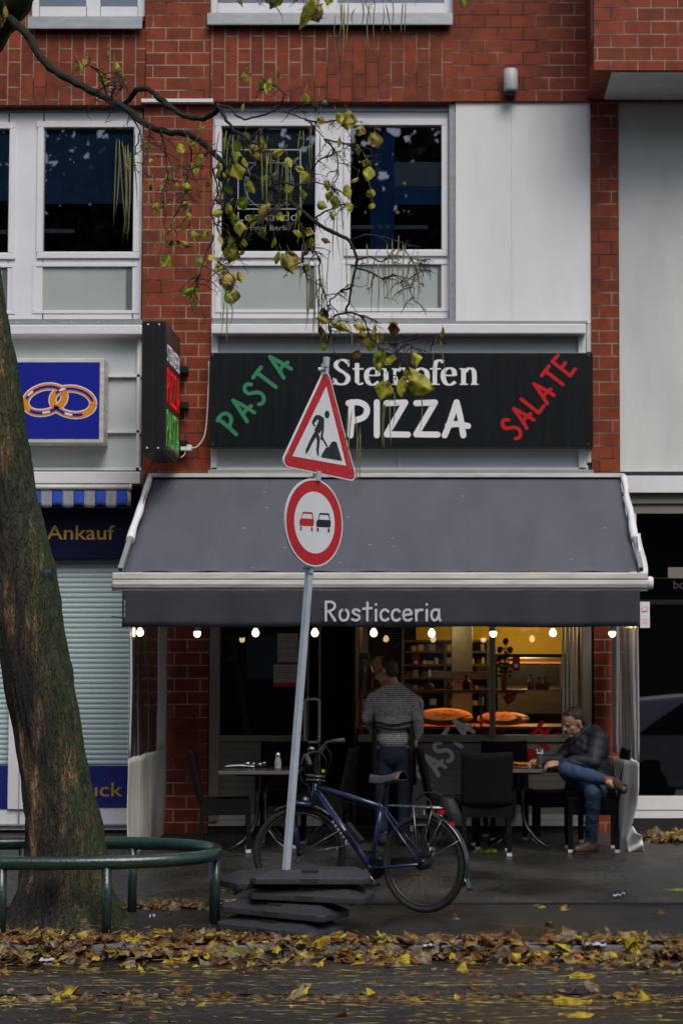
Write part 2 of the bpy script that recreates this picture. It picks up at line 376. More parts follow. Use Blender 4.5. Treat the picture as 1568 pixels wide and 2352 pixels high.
def wetground(name, c1, c2, c3, r0=.22, r1=.6):
    m, nt, b = newmat(name); L = nt.links.new; tc = _n(nt,'ShaderNodeTexCoord')
    a = _n(nt,'ShaderNodeTexNoise'); a.inputs['Scale'].default_value = 55; a.inputs['Detail'].default_value = 5; a.inputs['Roughness'].default_value = .75; L(tc.outputs['Object'], a.inputs['Vector'])
    cr = _n(nt,'ShaderNodeValToRGB'); e = cr.color_ramp.elements; e[0].position = .36; e[0].color = (*c1,1); e[1].position = .70; e[1].color = (*c3,1); k = e.new(.54); k.color = (*c2,1); L(a.outputs[0], cr.inputs[0])
    n2 = _n(nt,'ShaderNodeTexNoise'); n2.inputs['Scale'].default_value = .9; n2.inputs['Detail'].default_value = 6; L(tc.outputs['Object'], n2.inputs['Vector'])
    mr = _n(nt,'ShaderNodeMapRange'); mr.inputs[1].default_value = .38; mr.inputs[2].default_value = .62; mr.inputs[3].default_value = .55; mr.inputs[4].default_value = 1.15; L(n2.outputs[0], mr.inputs[0])
    mx = _n(nt,'ShaderNodeMix', data_type='RGBA', blend_type='MULTIPLY'); mx.inputs[0].default_value = 1; L(cr.outputs[0], mx.inputs[6]); L(mr.outputs[0], mx.inputs[7]); L(mx.outputs[2], b.inputs['Base Color'])
    rr_ = _n(nt,'ShaderNodeMapRange'); rr_.inputs[1].default_value = .40; rr_.inputs[2].default_value = .60; rr_.inputs[3].default_value = r0; rr_.inputs[4].default_value = r1; L(n2.outputs[0], rr_.inputs[0]); L(rr_.outputs[0], b.inputs['Roughness'])
    v = _n(nt,'ShaderNodeTexVoronoi'); v.inputs['Scale'].default_value = 42; L(tc.outputs['Object'], v.inputs['Vector'])
    bp = _n(nt,'ShaderNodeBump'); bp.inputs['Strength'].default_value = .55; bp.inputs['Distance'].default_value = .012; ad = _n(nt,'ShaderNodeMath', operation='ADD'); L(v.outputs['Distance'], ad.inputs[0]); L(a.outputs[0], ad.inputs[1]); L(ad.outputs[0], bp.inputs['Height']); L(bp.outputs[0], b.inputs['Normal']); return m
M['asphalt'] = wetground('wet_worn_pavement', (.010,.010,.009), (.040,.038,.033), (.17,.155,.125))
M['asphalt2'] = wetground('wet_dark_strip', (.008,.007,.006), (.022,.020,.017), (.07,.062,.05))
M['road'] = wetground('wet_road', (.007,.007,.006), (.020,.019,.017), (.085,.078,.065))
M['roadlight'] = wetground('wet_road_patch', (.012,.012,.012), (.034,.033,.032), (.10,.095,.085), .3, .6)
# ================= ground =================
def sheet(name, x0, x1, ya, za, yb, zb, m, nx=2, ny=2, kind='structure', wob=0):
    mb = MB(); mb.grid(lambda u, v: Vector((x0+(x1-x0)*u, ya+(yb-ya)*v, za+(zb-za)*v + (wob*noise.noise(Vector((u*9, v*5, 1.7))) if wob else 0))), nx, ny, sm=True)
    return obj(name, mb, m, kind=kind)
sheet('ground', -60, 60, -80, -.30, 60, -.30, M['road'])
sheet('pavement', -30, 30, -4.27, gz(-4.27), .08, .002, M['asphalt'], 40, 10)
mb = MB(); mb.box(-30, -4.30, -.3, 30, -4.272, gz(-4.3)-.004); obj('pavement_joint', mb, M['dark'], kind='structure')
sheet('pavement_strip', -30, 30, -5.86, gz(-5.86)-.012, -4.303, gz(-4.3)-.012, M['asphalt2'], 40, 6)
mb = MB()
for i in range(60):
    x = -30 + i*1.0; mb.box(x+.004, -6.0, -.29, x+.996, -5.863, gz(-5.93)-.006)
obj('kerb', mb, M['kerb'], bevel=.012, kind='structure')
sheet('gutter', -30, 30, -6.62, -.262, -6.0, -.25, M['asphalt2'], 30, 3)
def rz(u, v):
    Y = -6.62 - .62*v; X = -30+60*u
    return Vector((X, Y, -.262 + .030*math.sin(math.pi*min(1, v*1.02))**.6 + .006*noise.noise(Vector((X*1.3, Y*3, 0)))))
mb = MB(); mb.grid(rz, 300, 14); obj('road_patch', mb, M['roadlight'], kind='structure')
sheet('road', -30, 30, -30, -.29, -7.24, -.275, M['road'], 80, 60, wob=.012)

# ================= the apartment building =================
B = thing('apartment_building', 'red brick and white plaster building with shop fronts on the ground floor', 'building', (0, .3, 0))
def fpart(name, rects, m, Yf, Yb, bevel=0, parent=B, label=None):
    mb = MB()
    for r in rects: mb.fb(*r[:4], (r[4] if len(r) > 4 else Yf), (r[5] if len(r) > 5 else Yb))
    return obj(name, mb, m, parent, bevel=bevel, label=label)
for r_ in [(335,-250,483,226), (1040,-250,1900,232), (-700,-250,72,66)]: fpart('brick_wall', [r_], M['brick'], 0, .4)
fpart('brick_pillar', [(329,235,485,742.5)], M['brick'], .035, .5)
fpart('brick_pillar', [(327,743,484,1440)], M['brick'], .035, .5)
fpart('brick_pillar', [(1357,226,1420,1440)], M['brick'], .02, .5)
fpart('brick_pillar', [(325,1440.5,478,1915)], M['brick_low'], .035, .5)
fpart('brick_pillar', [(1364,1440.5,1425,1915)], M['brick_low'], .02, .5)
fpart('brick_spandrel', [(-700,66.4,335,118), (483,57,1040,118)], M['soldier_top'], 0, .4)
fpart('brick_spandrel', [(-700,118.3,335,241), (483,118.3,1040,233)], M['soldier'], 0, .4)
fpart('flashing', [(325,226.5,489,234)], M['alu'], -.05, .02)
fpart('plaster_panel', [(1046,233,1173,743), (1174.2,233,1356.5,743)], M['plaster'], .03, .3)
fpart('plaster_joint', [(1173,233,1174.2,743)], M['plaster_grey'], .034, .3)
fpart('plaster_wall', [(1420.5,233,1900,1083)], M['plaster_grey'], .05, .4)
fpart('movement_joint', [(1420.5,1083.3,1900,1092)], M['dark'], .05, .3)
fpart('plaster_beam', [(1424,1092.3,1900,1131)], M['plaster'], -.04, .4)
fpart('lintel', [(1440,1131.4,1900,1156), (1447,1156.6,1900,1179,.06,.4)], M['beige'], .03, .4)
fpart('cornice', [(-700,745,326,768), (485,743,1345,766)], M['alu'], -.11, .3, bevel=.012)
fpart('cornice_cap', [(-700,737,328,744), (485,737,1348,742)], M['sill'], -.04, .3)
for r_ in [(1346,744,1357,808), (1346,1028,1357,1062)]: fpart('panel_edge', [r_], M['panel'], .03, .3)
# bay projecting over the right side
Yb = -.9; x0 = at(1363,100,Yb).x; z0 = at(1500,161,Yb).z; xi = at(1400,168,Yb).x
mb = MB(); mb.box(x0, Yb, z0, 6, -.0005, 12); obj('bay', mb, M['brick'], B)
mb = MB(); mb.box(xi+.02, Yb+.05, z0-.004, 6, -.004, z0+.02); obj('bay_soffit', mb, M['soffit'], B)
# pale mineral run-off down the bay's side
mb = MB(); mb.grid(lambda u, v: Vector((x0-.003, Yb+.06+.22*u+.03*math.sin(v*9), z0+.35+2.2*v)), 3, 12); obj('stain', mb, mat('mineral_stain', (.42,.20,.17), .8, var=.3, vs=9), B)
# ---- windows ----
def window(outer, panes, lowers, mull, name='window', top=None, deep=.12):
    """outer rect px; frame built from bars, each pane a child"""
    x0p, y0p, x1p, y1p = outer; Yf = deep
    mb = MB()
    allp = sorted(panes + lowers)
    # frame: full plate with rectangular holes made from vertical / horizontal bars
    xs = sorted(set([x0p, x1p] + [q for p in panes for q in (p[0], p[2])]))
    cols = sorted(panes); prev = x0p
    for c in cols:
        if c[0] > prev: mb.fb(prev, y0p, c[0], y1p, Yf, Yf+.07)
        prev = c[2]
    if x1p > prev: mb.fb(prev, y0p, x1p, y1p, Yf, Yf+.07)
    for c in cols:
        low = [l for l in lowers if abs((l[0]+l[2])/2-(c[0]+c[2])/2) < 40]
        mb.fb(c[0], y0p, c[2], c[1], Yf, Yf+.07)
        if low: mb.fb(c[0], c[3], c[2], low[0][1], Yf, Yf+.07); mb.fb(c[0], low[0][3], c[2], y1p, Yf, Yf+.07)
        else: mb.fb(c[0], c[3], c[2], y1p, Yf, Yf+.07)
    f = obj(name, mb, M['upvc'], B, bevel=0)
    # casement profiles standing proud round every pane
    mb = MB()
    for (a, b, c, d) in panes + lowers:
        g = 15 if (a, b, c, d) in panes else 9
        if (a, b, c, d) in panes:
            mb.fb(a-g, b-g, c+g, b-1, Yf-.022, Yf-.001); mb.fb(a-g, d+1, c+g, d+g, Yf-.022, Yf-.001)
            mb.fb(a-g, b-1, a-1, d+1, Yf-.022, Yf-.001); mb.fb(c+1, b-1, c+g, d+1, Yf-.022, Yf-.001)
    if panes: obj('frame', mb, M['upvc'], f, bevel=.006)
    for (a, b, c, d) in panes:
        g = MB(); g.fb(a-2, b-2, c+2, d+2, Yf+.03, Yf+.036); obj('pane', g, M['winglass'], f)
    for (a, b, c, d) in lowers:
        g = MB(); g.fb(a, b, c, d, Yf+.02, Yf+.04); obj('pane', g, M['frost'], f)
        g = MB(); g.fb(c-(c-a)*.10, b+3, c-2, d-3, Yf+.014, Yf+.018); obj('pane', g, M['frost_dark'], f)
        bd = MB()
        for (e0,e1,e2,e3) in ((a-8,b-7,c+8,b),(a-8,d,c+8,d+7),(a-8,b,a,d),(c,b,c+8,d)): bd.fb(e0,e1,e2,e3,Yf-.008,Yf-.001)
        obj('bead', bd, M['upvc'], f, bevel=.003)
    return f
wl = window((-330,258,326,733), [(-260,293,-30,578), (-20+0,296,20,580) if False else (-190,296,20,580), (100,293,306,578)][1:], [(-190,614,27,714), (83,612,313,713)], None)
wm = window((488,256,1030,731), [(508,290,723,577), (804,288,1013,573)], [(502,610,733,711), (792,607,1028,708)], None)
fpart('shutter_box', [(-700,243,327,257.5), (488,236,1034,255.5)], M['sill'], .10, .35)
fpart('jamb', [(1031,238,1045,735)], M['sill'], .05, .3)
fpart('sill', [(-700,734,327,742.4), (488,732,1045,741.6)], M['sill'], -.02, .3)
fpart('reveal', [(-700,241.5,328.5,243)], M['dark'], .1, .3)
# windows of the floor above
for (a, b, cc) in ((76,334,[(92,200),(232,318)]), (484,1040,[(500,735),(775,1020)])):
    mb = MB(); yb = 37 if a < 100 else 29
    prev = a
    for (c, d) in cc: mb.fb(prev,-250,c,yb,.08,.15); mb.fb(c,yb-22,d,yb,.08,.15); prev = d
    mb.fb(prev,-250,b,yb,.08,.15); f = obj('window', mb, M['upvc'], B)
    for (c, d) in cc:
        g = MB(); g.fb(c-2,-250,d+2,yb-20,.10,.106); obj('pane', g, M['winglass'], f)
        g = MB(); g.fb(c-2,-250,d+2,yb-20,.2,.21); obj('blind', g, M['slate'], f)
    s = MB(); y1 = yb; y2 = 65 if a < 100 else 56
    p = at(a-3, y1, .08); q = at(b-1, y1, .08); r = at(a, y2, -.09)
    prof = [(.08, p.z), (-.075, p.z-.06), (-.085, r.z+.012), (-.085, r.z), (-.06, r.z), (-.05, p.z-.09), (.08, p.z-.05)]
    s.prism([(p.x, yy, zz) for (yy, zz) in prof][::-1], (1,0,0), q.x-p.x); obj('sill', s, M['sill'], f)
    mb = MB(); mb.fb(a,yb,b,y2+2,.081,.4); obj('wall_backing', mb, M['brick'], B)
# dim rooms behind the first floor windows
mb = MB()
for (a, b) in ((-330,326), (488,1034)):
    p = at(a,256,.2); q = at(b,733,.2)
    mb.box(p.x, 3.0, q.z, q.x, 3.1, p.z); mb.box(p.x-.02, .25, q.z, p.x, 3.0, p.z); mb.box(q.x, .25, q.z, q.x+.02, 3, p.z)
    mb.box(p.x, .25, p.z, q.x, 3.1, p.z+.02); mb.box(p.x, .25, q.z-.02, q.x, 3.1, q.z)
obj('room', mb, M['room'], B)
mb = MB(); mb.fb(-190,293,22,462,.19,.20); mb.fb(98,293,308,468,.19,.20); obj('blind', mb, M['blueblind'], B)
mb = MB(); mb.fb(508,293,723,470,.19,.20); obj('blind', mb, M['slate'], B)
mb = MB(); p = at(850,290,.2); q = at(905,575,.2)
mb.grid(lambda u, v: Vector((p.x+(q.x-p.x)*u, .22+.02*math.sin(u*19), q.z+(p.z-q.z)*v)), 30, 4); obj('curtain', mb, M['blue'], B)
mb = MB(); mb.fb(905,372,1015,428,.25,.27); obj('ceiling_board', mb, M['boardgrey'], B)
mb = MB(); mb.fb(905,430,1015,470,.25,.27); obj('curtain', mb, M['blue'], B)
for (a, b, y) in ((100,172,526), (805,982,517), (-40,16,528)): mb = MB(); mb.fb(a, y, b, y+9, .22, .27); obj('shelf', mb, M['greyletter'], B)
mb = MB()
for px in list(range(40,320,62))+list(range(510,1340,81)): mb.ball(at(px,740.5,-.042), .008, 6)
obj('screw', mb, M['boardgrey'], B)['kind'] = 'stuff'
# ---- aluminium glazed bands between the floors ----
fpart('fascia_panel', [(-700,769,325,1080)], M['panel'], .06, .3)
fpart('fascia_panel', [(485,767,1345,1083)], M['panel'], .06, .3)
fpart('fascia_frame', [(-700,770,325,776), (314,776,321,1080), (230,860,324,866), (230,988,324,994), (-700,1074,325,1080)], M['alu'], .02, .06)
fpart('fascia_frame', [(485,768,1345,772), (485,772,499,1078), (1328,772,1345,1078), (485,1074,1345,1084), (916,772,918,810), (916,1028,918,1074)], M['alu'], .02, .06)
fpart('fascia_sill', [(478,1079,1362,1088)], M['sill'], -.05, .02)
# ---- left shop front (jeweller) ----
J = B
fpart('blind_box', [(-700,1083,322,1111)], M['alu'], -.16, .3, bevel=.01)
fpart('wall_recess', [(-700,1111,325,1165), (306,1165,326,1290)], M['blackmetal'], .12, .3)
mb = MB(); p = at(-700,1282,.08); q = at(295,1758,.08); ns = 41
def rib(u, v):
    z = q.z+(p.z-q.z)*v; ph = (v*ns) % 1.0; return Vector((p.x+(q.x-p.x)*u, .10-.011*math.sin(math.pi*ph)**.7, z))
mb.grid(rib, 1, ns*6); obj('roller_blind', mb, M['shutter'], B)
fpart('shop_frame', [(-700,1858,299,1906), (22,1282,75,1858,.0,.06)], M['upvc'], .03, .3)
fpart('shop_frame', [(-700,1893,297,1897), (46,1283,48,1893)], M['sill'], -.004, .03)
fpart('shop_frame', [(295.5,1282,325,1906)], M['upvc'], .05, .3)
fpart('plinth', [(-700,1906.5,325,1925), (478,1899,1364,1925), (1425,1880,1900,1925,.0,.3)], M['dark'], .06, .3)
# ---- right shop front ----
fpart('shop_frame', [(1425,1862.5,1900,1879,.02,.3), (1446,1829,1900,1860,.04,.3), (1446,1179.5,1462,1829,.06,.3)], M['plaster'], .06, .3)
fpart('threshold', [(1425,1860.2,1900,1862.3)], M['dark'], .03, .3)
fpart('shop_frame', [(1462,1377,1900,1388), (1462,1326,1532,1329)], M['blackmetal'], .06, .12)
mb = MB(); mb.fb(1462,1179.5,1900,1829,.10,.106); dg_ = obj('pane', mb, M['darkglass'], B)
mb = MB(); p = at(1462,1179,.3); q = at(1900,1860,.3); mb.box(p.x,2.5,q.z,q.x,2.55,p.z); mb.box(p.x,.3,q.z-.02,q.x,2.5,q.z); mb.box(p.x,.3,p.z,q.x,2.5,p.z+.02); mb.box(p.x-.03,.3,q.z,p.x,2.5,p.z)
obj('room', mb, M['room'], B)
mb = MB(); text(mb, 'Food', at(1568+34,1352,.098), -XU, ZU, FN, .085, bold=.01); obj('lettering', mb, mat('faint_letter', (.035,.033,.028), .6), B)
fpart('notice', [(1533,1303,1600,1328)], M['slat'], .094, .099)
# ---- ground floor front of the restaurant ----
fpart('post', [(480,1438,503,1888)], M['beige'], .0, .12, bevel=.01)
fpart('post', [(478,1438,480,1897)], M['dark'], .02, .12)
fpart('post', [(1336,1438,1358,1888)], M['beige'], .0, .12, bevel=.01)
fpart('post', [(1358,1438,1364,1897)], M['dark'], .05, .14)
fpart('slat_panel', [(503.5, 1690+i*15.1, 704, 1690+i*15.1+14.4) for i in range(12)], M['slat'], .06, .10)
fpart('slat_panel', [(938, 1707+i*14.9, 1336, 1707+i*14.9+14.2) for i in range(11)], M['slat'], .06, .10)
fpart('panel_backing', [(503,1688,738,1871), (937,1689,1336,1871)], M['dark'], .10, .14)
fpart('rail', [(503.5,1689,704,1702,.04,.12)], M['beige'], .04, .12)
fpart('rail', [(822,1688,1336,1704,.04,.12)], M['beige'], .04, .12)
fpart('base_strip', [(478,1871,738,1883), (478,1884,738,1897), (938,1871,1364,1883), (938,1884,1364,1897)], M['greyletter'], .03, .14)
fpart('glazing_bar', [(704,1438,708.5,1871,.02,.06), (731,1438,736,1871,.02,.06), (922,1438,926,1690,.05,.08), (1123,1438,1129,1690,.02,.07), (1131,1438,1137,1690,.02,.07), (1129,1438,1131,1690,.05,.07)], M['beige'], .03, .06)
fpart('glazing_bar', [(1290+i*9, 1438, 1296+i*9, 1690, .03+.012*i, .10+.012*i) for i in range(5)], M['beige'], .03, .09)
mb = MB(); mb.fb(503,1380,704,1689,.075,.08); obj('pane', mb, M['shopglass'], B)
mb = MB(); mb.fb(824,1380,1290,1690,.075,.08); obj('pane', mb, M['shopglass'], B)
# wall above the doors, hidden behind the awning
fpart('wall_head', [(478,1091,1364,1300)], M['plaster_grey'], .05, .3)
def handle(x0,y0,x1,y1,Y):
    mb = MB(); a = at(x0,y0,Y); b = at(x1,y1,Y); r = .035; pts = []
    for (cx, cz, a0) in ((b.x-r,a.z-r,0),(a.x+r,a.z-r,90),(a.x+r,b.z+r,180),(b.x-r,b.z+r,270)):
        for k in range(5): t = R(a0+k*22.5); pts.append((cx+r*math.cos(t), Y, cz+r*math.sin(t)))
    mb.tube(pts, .013, 8, closed=True); return obj('door_handle', mb, M['whitep'], B)
handle(700,1606,733,1705,-.03); handle(941,1606,969,1687,-.03)
# interior shell
rm = mat('brown_interior_wall', (.10,.065,.03), .8, var=.2, vs=2)
mb = MB(); X0, X1 = at(478,1400,.2).x, at(1364,1400,.2).x; ZT = 2.75
mb.box(X0,4.2,0,X1,4.3,ZT); mb.box(X0-.03,.15,0,X0,4.2,ZT); mb.box(X1,.15,0,X1+.03,4.2,ZT); obj('interior_wall', mb, rm, B)
mb = MB(); mb.box(X0,.15,ZT,X1,4.2,ZT+.05); obj('ceiling', mb, rm, B)
mb = MB(); mb.box(X0,.07,-.05,X1,4.2,.012); obj('floor', mb, M['tile'], B)
mb = MB(); p = at(822,1400,.2); mb.box(p.x-.05,.16,.013,p.x-.02,4.19,ZT-.001); mb.box(X0+.001,1.6,.013,p.x-.051,1.65,ZT-.001); obj('partition', mb, M['room'], B)  # added dark inner walls that keep lamp light out of the left side
mb = MB(); p = at(955,1380,3.9); q = at(1310,1502,3.9); mb.box(p.x,3.95,q.z,X1-.01,4.19,ZT-.01); obj('yellow_wall', mb, mat('yellow_wall', (.62,.42,.03), .8, var=.1), B)
# ================= signs on the building =================
def board(name, label, cat, px0, py0, px1, py1, Yf, Yb, m, bevel=.004):
    c = at((px0+px1)/2, py1, Yb); t = thing(name, label, cat, (c.x, Yb, c.z))
    mb = MB(); mb.fb(px0, py0, px1, py1, Yf, Yb); obj('board', mb, m, t, bevel=bevel); return t
t = board('shop_sign', 'wide black fascia board above the awning with white, green and red lettering', 'sign', 482, 810, 1361, 1027, -.13, .02, M['black'])
def word(parent, w, px, py, ang, hpx, wd, m, Y, gap=.16, sx=1, px_end=None):
    U, V = plane_dirs(ang); o = at(px, py, Y); s = 4293/(18+Y); mb = MB()
    strokes(mb, w, o, U, V, FN, hpx/s, wd/s, gap=gap, sx=sx); return obj('lettering', mb, m, parent)
# green diagonal: P starts (540,1000) .. A ends (665,850)
word(t, 'PASTA', 541, 1000, 50.5, 56, 8.8, M['green'], -.13, gap=.26, sx=.86)
word(t, 'SALATE', 1187, 1010, 50.5, 52, 8.4, M['red'], -.13, gap=.21, sx=.86)
word(t, 'PIZZA', 800, 1000, 0, 77, 14, M['white'], -.13, gap=.17, sx=1.0)
# bold serif line
def serif(parent):
    mb = MB(); s = 4293/(18-.13); H = 59/s; k = 1/59.0
    o = at(762, 884, -.13)
    def rb(pts, nib=(.065,.19), off=.004, sm=True): ribbon(mb, [(a*H, b*H) for a, b in (smooth(pts) if sm else pts)], 0, o, XU, ZU, FN, off, 0, nib=(nib[0]*H, nib[1]*H))
    def bar(x0, x1, y, th=.05, off=.0046): ribbon(mb, [(x0*H, y*H), (x1*H, y*H)], th*H, o, XU, ZU, FN, off, 0, caps=False)
    def stem(x, y0, y1, wv=.17, off=.004): ribbon(mb, [(x*H, y0*H), (x*H, y1*H)], wv*H, o, XU, ZU, FN, off, 0, caps=False)
    rb([(.56,.86),(.42,.97),(.26,.97),(.13,.86),(.13,.70),(.28,.56),(.48,.42),(.56,.24),(.46,.06),(.28,.02),(.12,.08),(.04,.22)], nib=(.07,.17)); stem(.57,.72,.98,.05); stem(.03,.0,.28,.05)
    x = .72; stem(x+.16,.08,.86,.16); bar(x,x+.40,.63,.06); rb([(x+.16,.12),(x+.24,.02),(x+.38,.07)], nib=(.06,.10), off=.0042)
    def e(x): bar(x+.10,x+.52,.37,.06); rb([(x+.50,.36),(x+.46,.58),(x+.30,.66),(x+.13,.56),(x+.08,.33),(x+.16,.08),(x+.33,.0),(x+.53,.12)], nib=(.06,.18))
    def n(x):
        stem(x+.14,.0,.64,.17); bar(x,x+.16,.63,.05,.005); bar(x+.0,x+.30,.02,.05); rb([(x+.20,.52),(x+.32,.64),(x+.46,.62),(x+.53,.46),(x+.53,.02)], nib=(.07,.17), off=.0042); bar(x+.40,x+.68,.02,.05)
    def ii(x): stem(x+.15,.0,.64,.17); bar(x,x+.16,.63,.05,.005); bar(x,x+.30,.02,.05); mb.add([o+XU*(x+.14+.09*math.cos(a))*H+ZU*(.87+.09*math.sin(a))*H+FN*.004 for a in [i*math.pi/6 for i in range(12)]], [list(range(12))])
    e(1.14); ii(1.78); n(2.14)
    x = 2.90; rb([(x+.30,.65),(x+.14,.56),(x+.09,.33),(x+.14,.09),(x+.30,.0),(x+.47,.09),(x+.53,.33),(x+.47,.56),(x+.30,.65)], nib=(.06,.18))
    x = 3.52; stem(x+.18,.0,.72,.16); rb([(x+.18,.70),(x+.24,.92),(x+.40,.96),(x+.48,.88)], nib=(.08,.16), off=.0044); bar(x+.0,x+.40,.63,.06,.005); bar(x+.04,x+.36,.02,.05)
    e(3.92); n(4.60)
    ob = obj('lettering', mb, M['white'], parent)
    xs = [v.co.x for v in ob.data.vertices]; a, b = min(xs), max(xs); x0 = at(762,884,-.13).x; x1 = at(1098,884,-.13).x
    kx = (x1-x0)/(b-a)
    for v in ob.data.vertices: v.co.x = x0 - ob.parent.location.x + (v.co.x-a)*kx
serif(t)
mb = MB()
for (x, y) in ((488,816),(1350,816),(488,1020),(1350,1020),(910,816)): mb.ball(at(x,y,-.135), .006, 6)
obj('screw', mb, M['sill'], t)
# dark gap box at the right end of the fascia
# ---- projecting sign ----
t = thing('projecting_sign', 'narrow black box sign standing out from the brick pillar with red and green words', 'sign', tuple(at(400,1050,-.1)))
Ys0, Ys1 = -1.08, -.12
def sp(px, py, Y): return at(px, py, Y)
xr = sp(379.5,900,Ys0).x; xl = xr-.215; zt = sp(379,737,Ys0).z; zb = sp(379,1038,Ys0).z
mb = MB(); mb.box(xl,Ys0,zb,xr,Ys1,zt); obj('case', mb, M['blackmetal'], t, bevel=.006)
mb = MB(); mb.box(xr+.0005,Ys0+.03,zb+.03,xr+.004,Ys1-.02,zt-.03); obj('face', mb, M['brownface'], t)
mb = MB(); mb.box(xl+.0,Ys0-.006,zb+.0,xl+.008,Ys0-.0005,zt); mb.box(xl+.10,Ys0-.006,zb,xl+.105,Ys0-.0005,zt); mb.box(xr-.008,Ys0-.006,zb,xr,Ys0-.0005,zt); obj('trim', mb, M['dark'], t)
mb = MB()
for (x, z) in ((xl+.055, zt-.035), (xr-.06, zt-.035), (xl+.055, zb+.035), (xr-.06, zb+.035)): mb.ball((x, Ys0-.003, z), .010, 8)
obj('screw', mb, M['alu'], t)
YU = Vector((0,1,0)); PX = Vector((1,0,0)); H = zt-zb; L = Ys1-Ys0
def bl(w, f0, f1, m, wd):   # word between height fractions
    mb = MB(); h = (f1-f0)*H
    tot = sum(ST[c][0]+.14 for c in w)-.14
    strokes(mb, w, Vector((xr+.004, Ys0+.08, zb+f0*H)), YU, ZU, PX, h, wd, gap=.14, sx=(L-.17)/(tot*h), lift=.002); obj('lettering', mb, m, t)
bl('STEINOFEN', .715, .83, emit('lit_white_letter', (.7,.7,.75), .3), .020); bl('PIZZA', .40, .645, M['redglow'], .034); bl('PASTA', .07, .325, M['greenglow'], .034)
for py in (850, 932, 1020):
    p = at(424, py, -.06); mb = MB(); mb.box(p.x-.06, -.12, p.z-.03, p.x+.03, .03, p.z+.03); obj('bracket', mb, M['blackmetal'], t)
p = at(427,1029,-.10); mb = MB(); mb.box(p.x-.05,-.12,p.z-.025,p.x+.055,-.06,p.z+.03); obj('junction_box', mb, M['whitep'], t, bevel=.006)
cb = MB(); cb.tube([at(x,y,-.08 if y > 900 else -.02) for x, y in smooth([(432,1029),(452,1026),(468,1005),(474,975),(477,930),(479,880),(480,830)])], .006, 6)
cb.tube([at(x,y,-.1) for x, y in smooth([(426,1033),(424,1044),(415,1051)])], .005, 6); tag(obj('cable', cb, M['whitep']), 'thin white cable looping from the projecting sign to the black fascia board', 'cable'); 
cb = MB(); cb.tube([at(x,y,-.12) for x, y in smooth([(355,1040),(350,1065),(340,1078),(334,1095)])], .004, 6); tag(obj('cable', cb, M['dark']), 'thin black cable hanging from the underside of the projecting sign', 'cable')
# ---- jeweller's ring sign ----
t = board('ring_sign', 'blue light box with two interlocked orange rings above the striped awning', 'sign', -120, 823, 239, 1017, -.20, .05, M['alu_dirty'], .008)
mb = MB(); mb.fb(-112,832,229,1008,-.203,-.2005); obj('face', mb, M['royal'], t)
def ring(mb, cx, cy, rx, ry, th, Y, col, tilt=0, a0=0, a1=360, lift=.003, n=48):
    P = []
    for i in range(n+1):
        a = R(a0+(a1-a0)*i/n); x = rx*math.cos(a); y = ry*math.sin(a); c, s = math.cos(R(tilt)), math.sin(R(tilt))
        q = at(cx + x*c - y*s, cy - (x*s + y*c), Y); P.append((q.x, q.z))
    ribbon(mb, P, th/4293*(18+Y), Vector((0,Y,0)), XU, ZU, FN, lift, col, caps=(a1-a0) < 300)
mb = MB(); Yr = -.203
for (cx, cy, rx, ry, tl) in ((104,918,46,29,16),(168,923,47,30,-9)):
    ring(mb, cx, cy, rx, ry, 19, Yr, 0, tl, lift=.002+.0008*(cx > 150)); ring(mb, cx, cy, rx, ry, 14, Yr, 1, tl, lift=.004+.0008*(cx > 150))
    ring(mb, cx, cy, rx*.98, ry*.98, 6, Yr, 2, tl, 20, 150, lift=.006); ring(mb, cx, cy, rx*1.0, ry*1.0, 7, Yr, 2, tl, 215, 300, lift=.006)
    ring(mb, cx, cy, rx*1.0, ry*1.0, 5, Yr, 0, tl, 120, 135, lift=.0068, n=6); ring(mb, cx, cy, rx, ry, 5, Yr, 0, tl, 255, 272, lift=.0068, n=6)
obj('ring_emblem', mb, [M['white'], M['orange'], M['royal']], t)
# ---- striped awning of the jeweller ----
t = thing('awning', 'rolled up blue and white striped awning with scalloped edge over the shuttered shop', 'awning', tuple(at(150,1165,-.2)))
mb = MB(); a = at(-120,1119,-.24); b = at(296,1119,-.24); mb.tube([a,b], .026, 12); b2 = at(303,1120,-.24); mb.tube([at(297,1119,-.24), b2], .034, 12); obj('front_tube', mb, M['alu_dirty'], t)
x0, x1 = at(-120,1140,-.24).x, at(301,1140,-.24).x; zt = at(0,1124,-.24).z
sw = 24.8/4293*17.76; mb = MB()
n = int((x1-x0)/sw)+1
xe = x1 - .035
for i in range(n+1):
    xa = xe - (i+1)*sw; xb = xe - i*sw if i else xe
    def f(u, v, xa=xa, xb=xb):
        x = xa+(xb-xa)*u; ph = (xe-x)/(2*sw); z1 = at(0,1163,-.24).z + .016*math.cos(2*math.pi*(ph-.25)*1.0)
        return Vector((x, -.24-.012*math.sin(2*math.pi*ph*1.0)*v, zt+(z1-zt)*v))
    mb.grid(f, 6, 4, mi=i % 2)
mb.grid(lambda u, v: Vector((xe+.036*u, -.24, zt+(at(0,1162,-.24).z-zt)*v)), 2, 2, mi=1)
obj('valance', mb, [mat('blue_awning_cloth', (.015,.07,.42), .8, var=.2, vs=20, stretch=(3,3,.3)), mat('grey_white_awning_cloth', (.32,.33,.36), .8, var=.25, vs=20, stretch=(3,3,.3), detail=9)], t, solid=.003)
mb = MB(); mb.fb(-120,1112,303,1117,-.2,.0); obj('cloth_roll', mb, M['dark'], t)
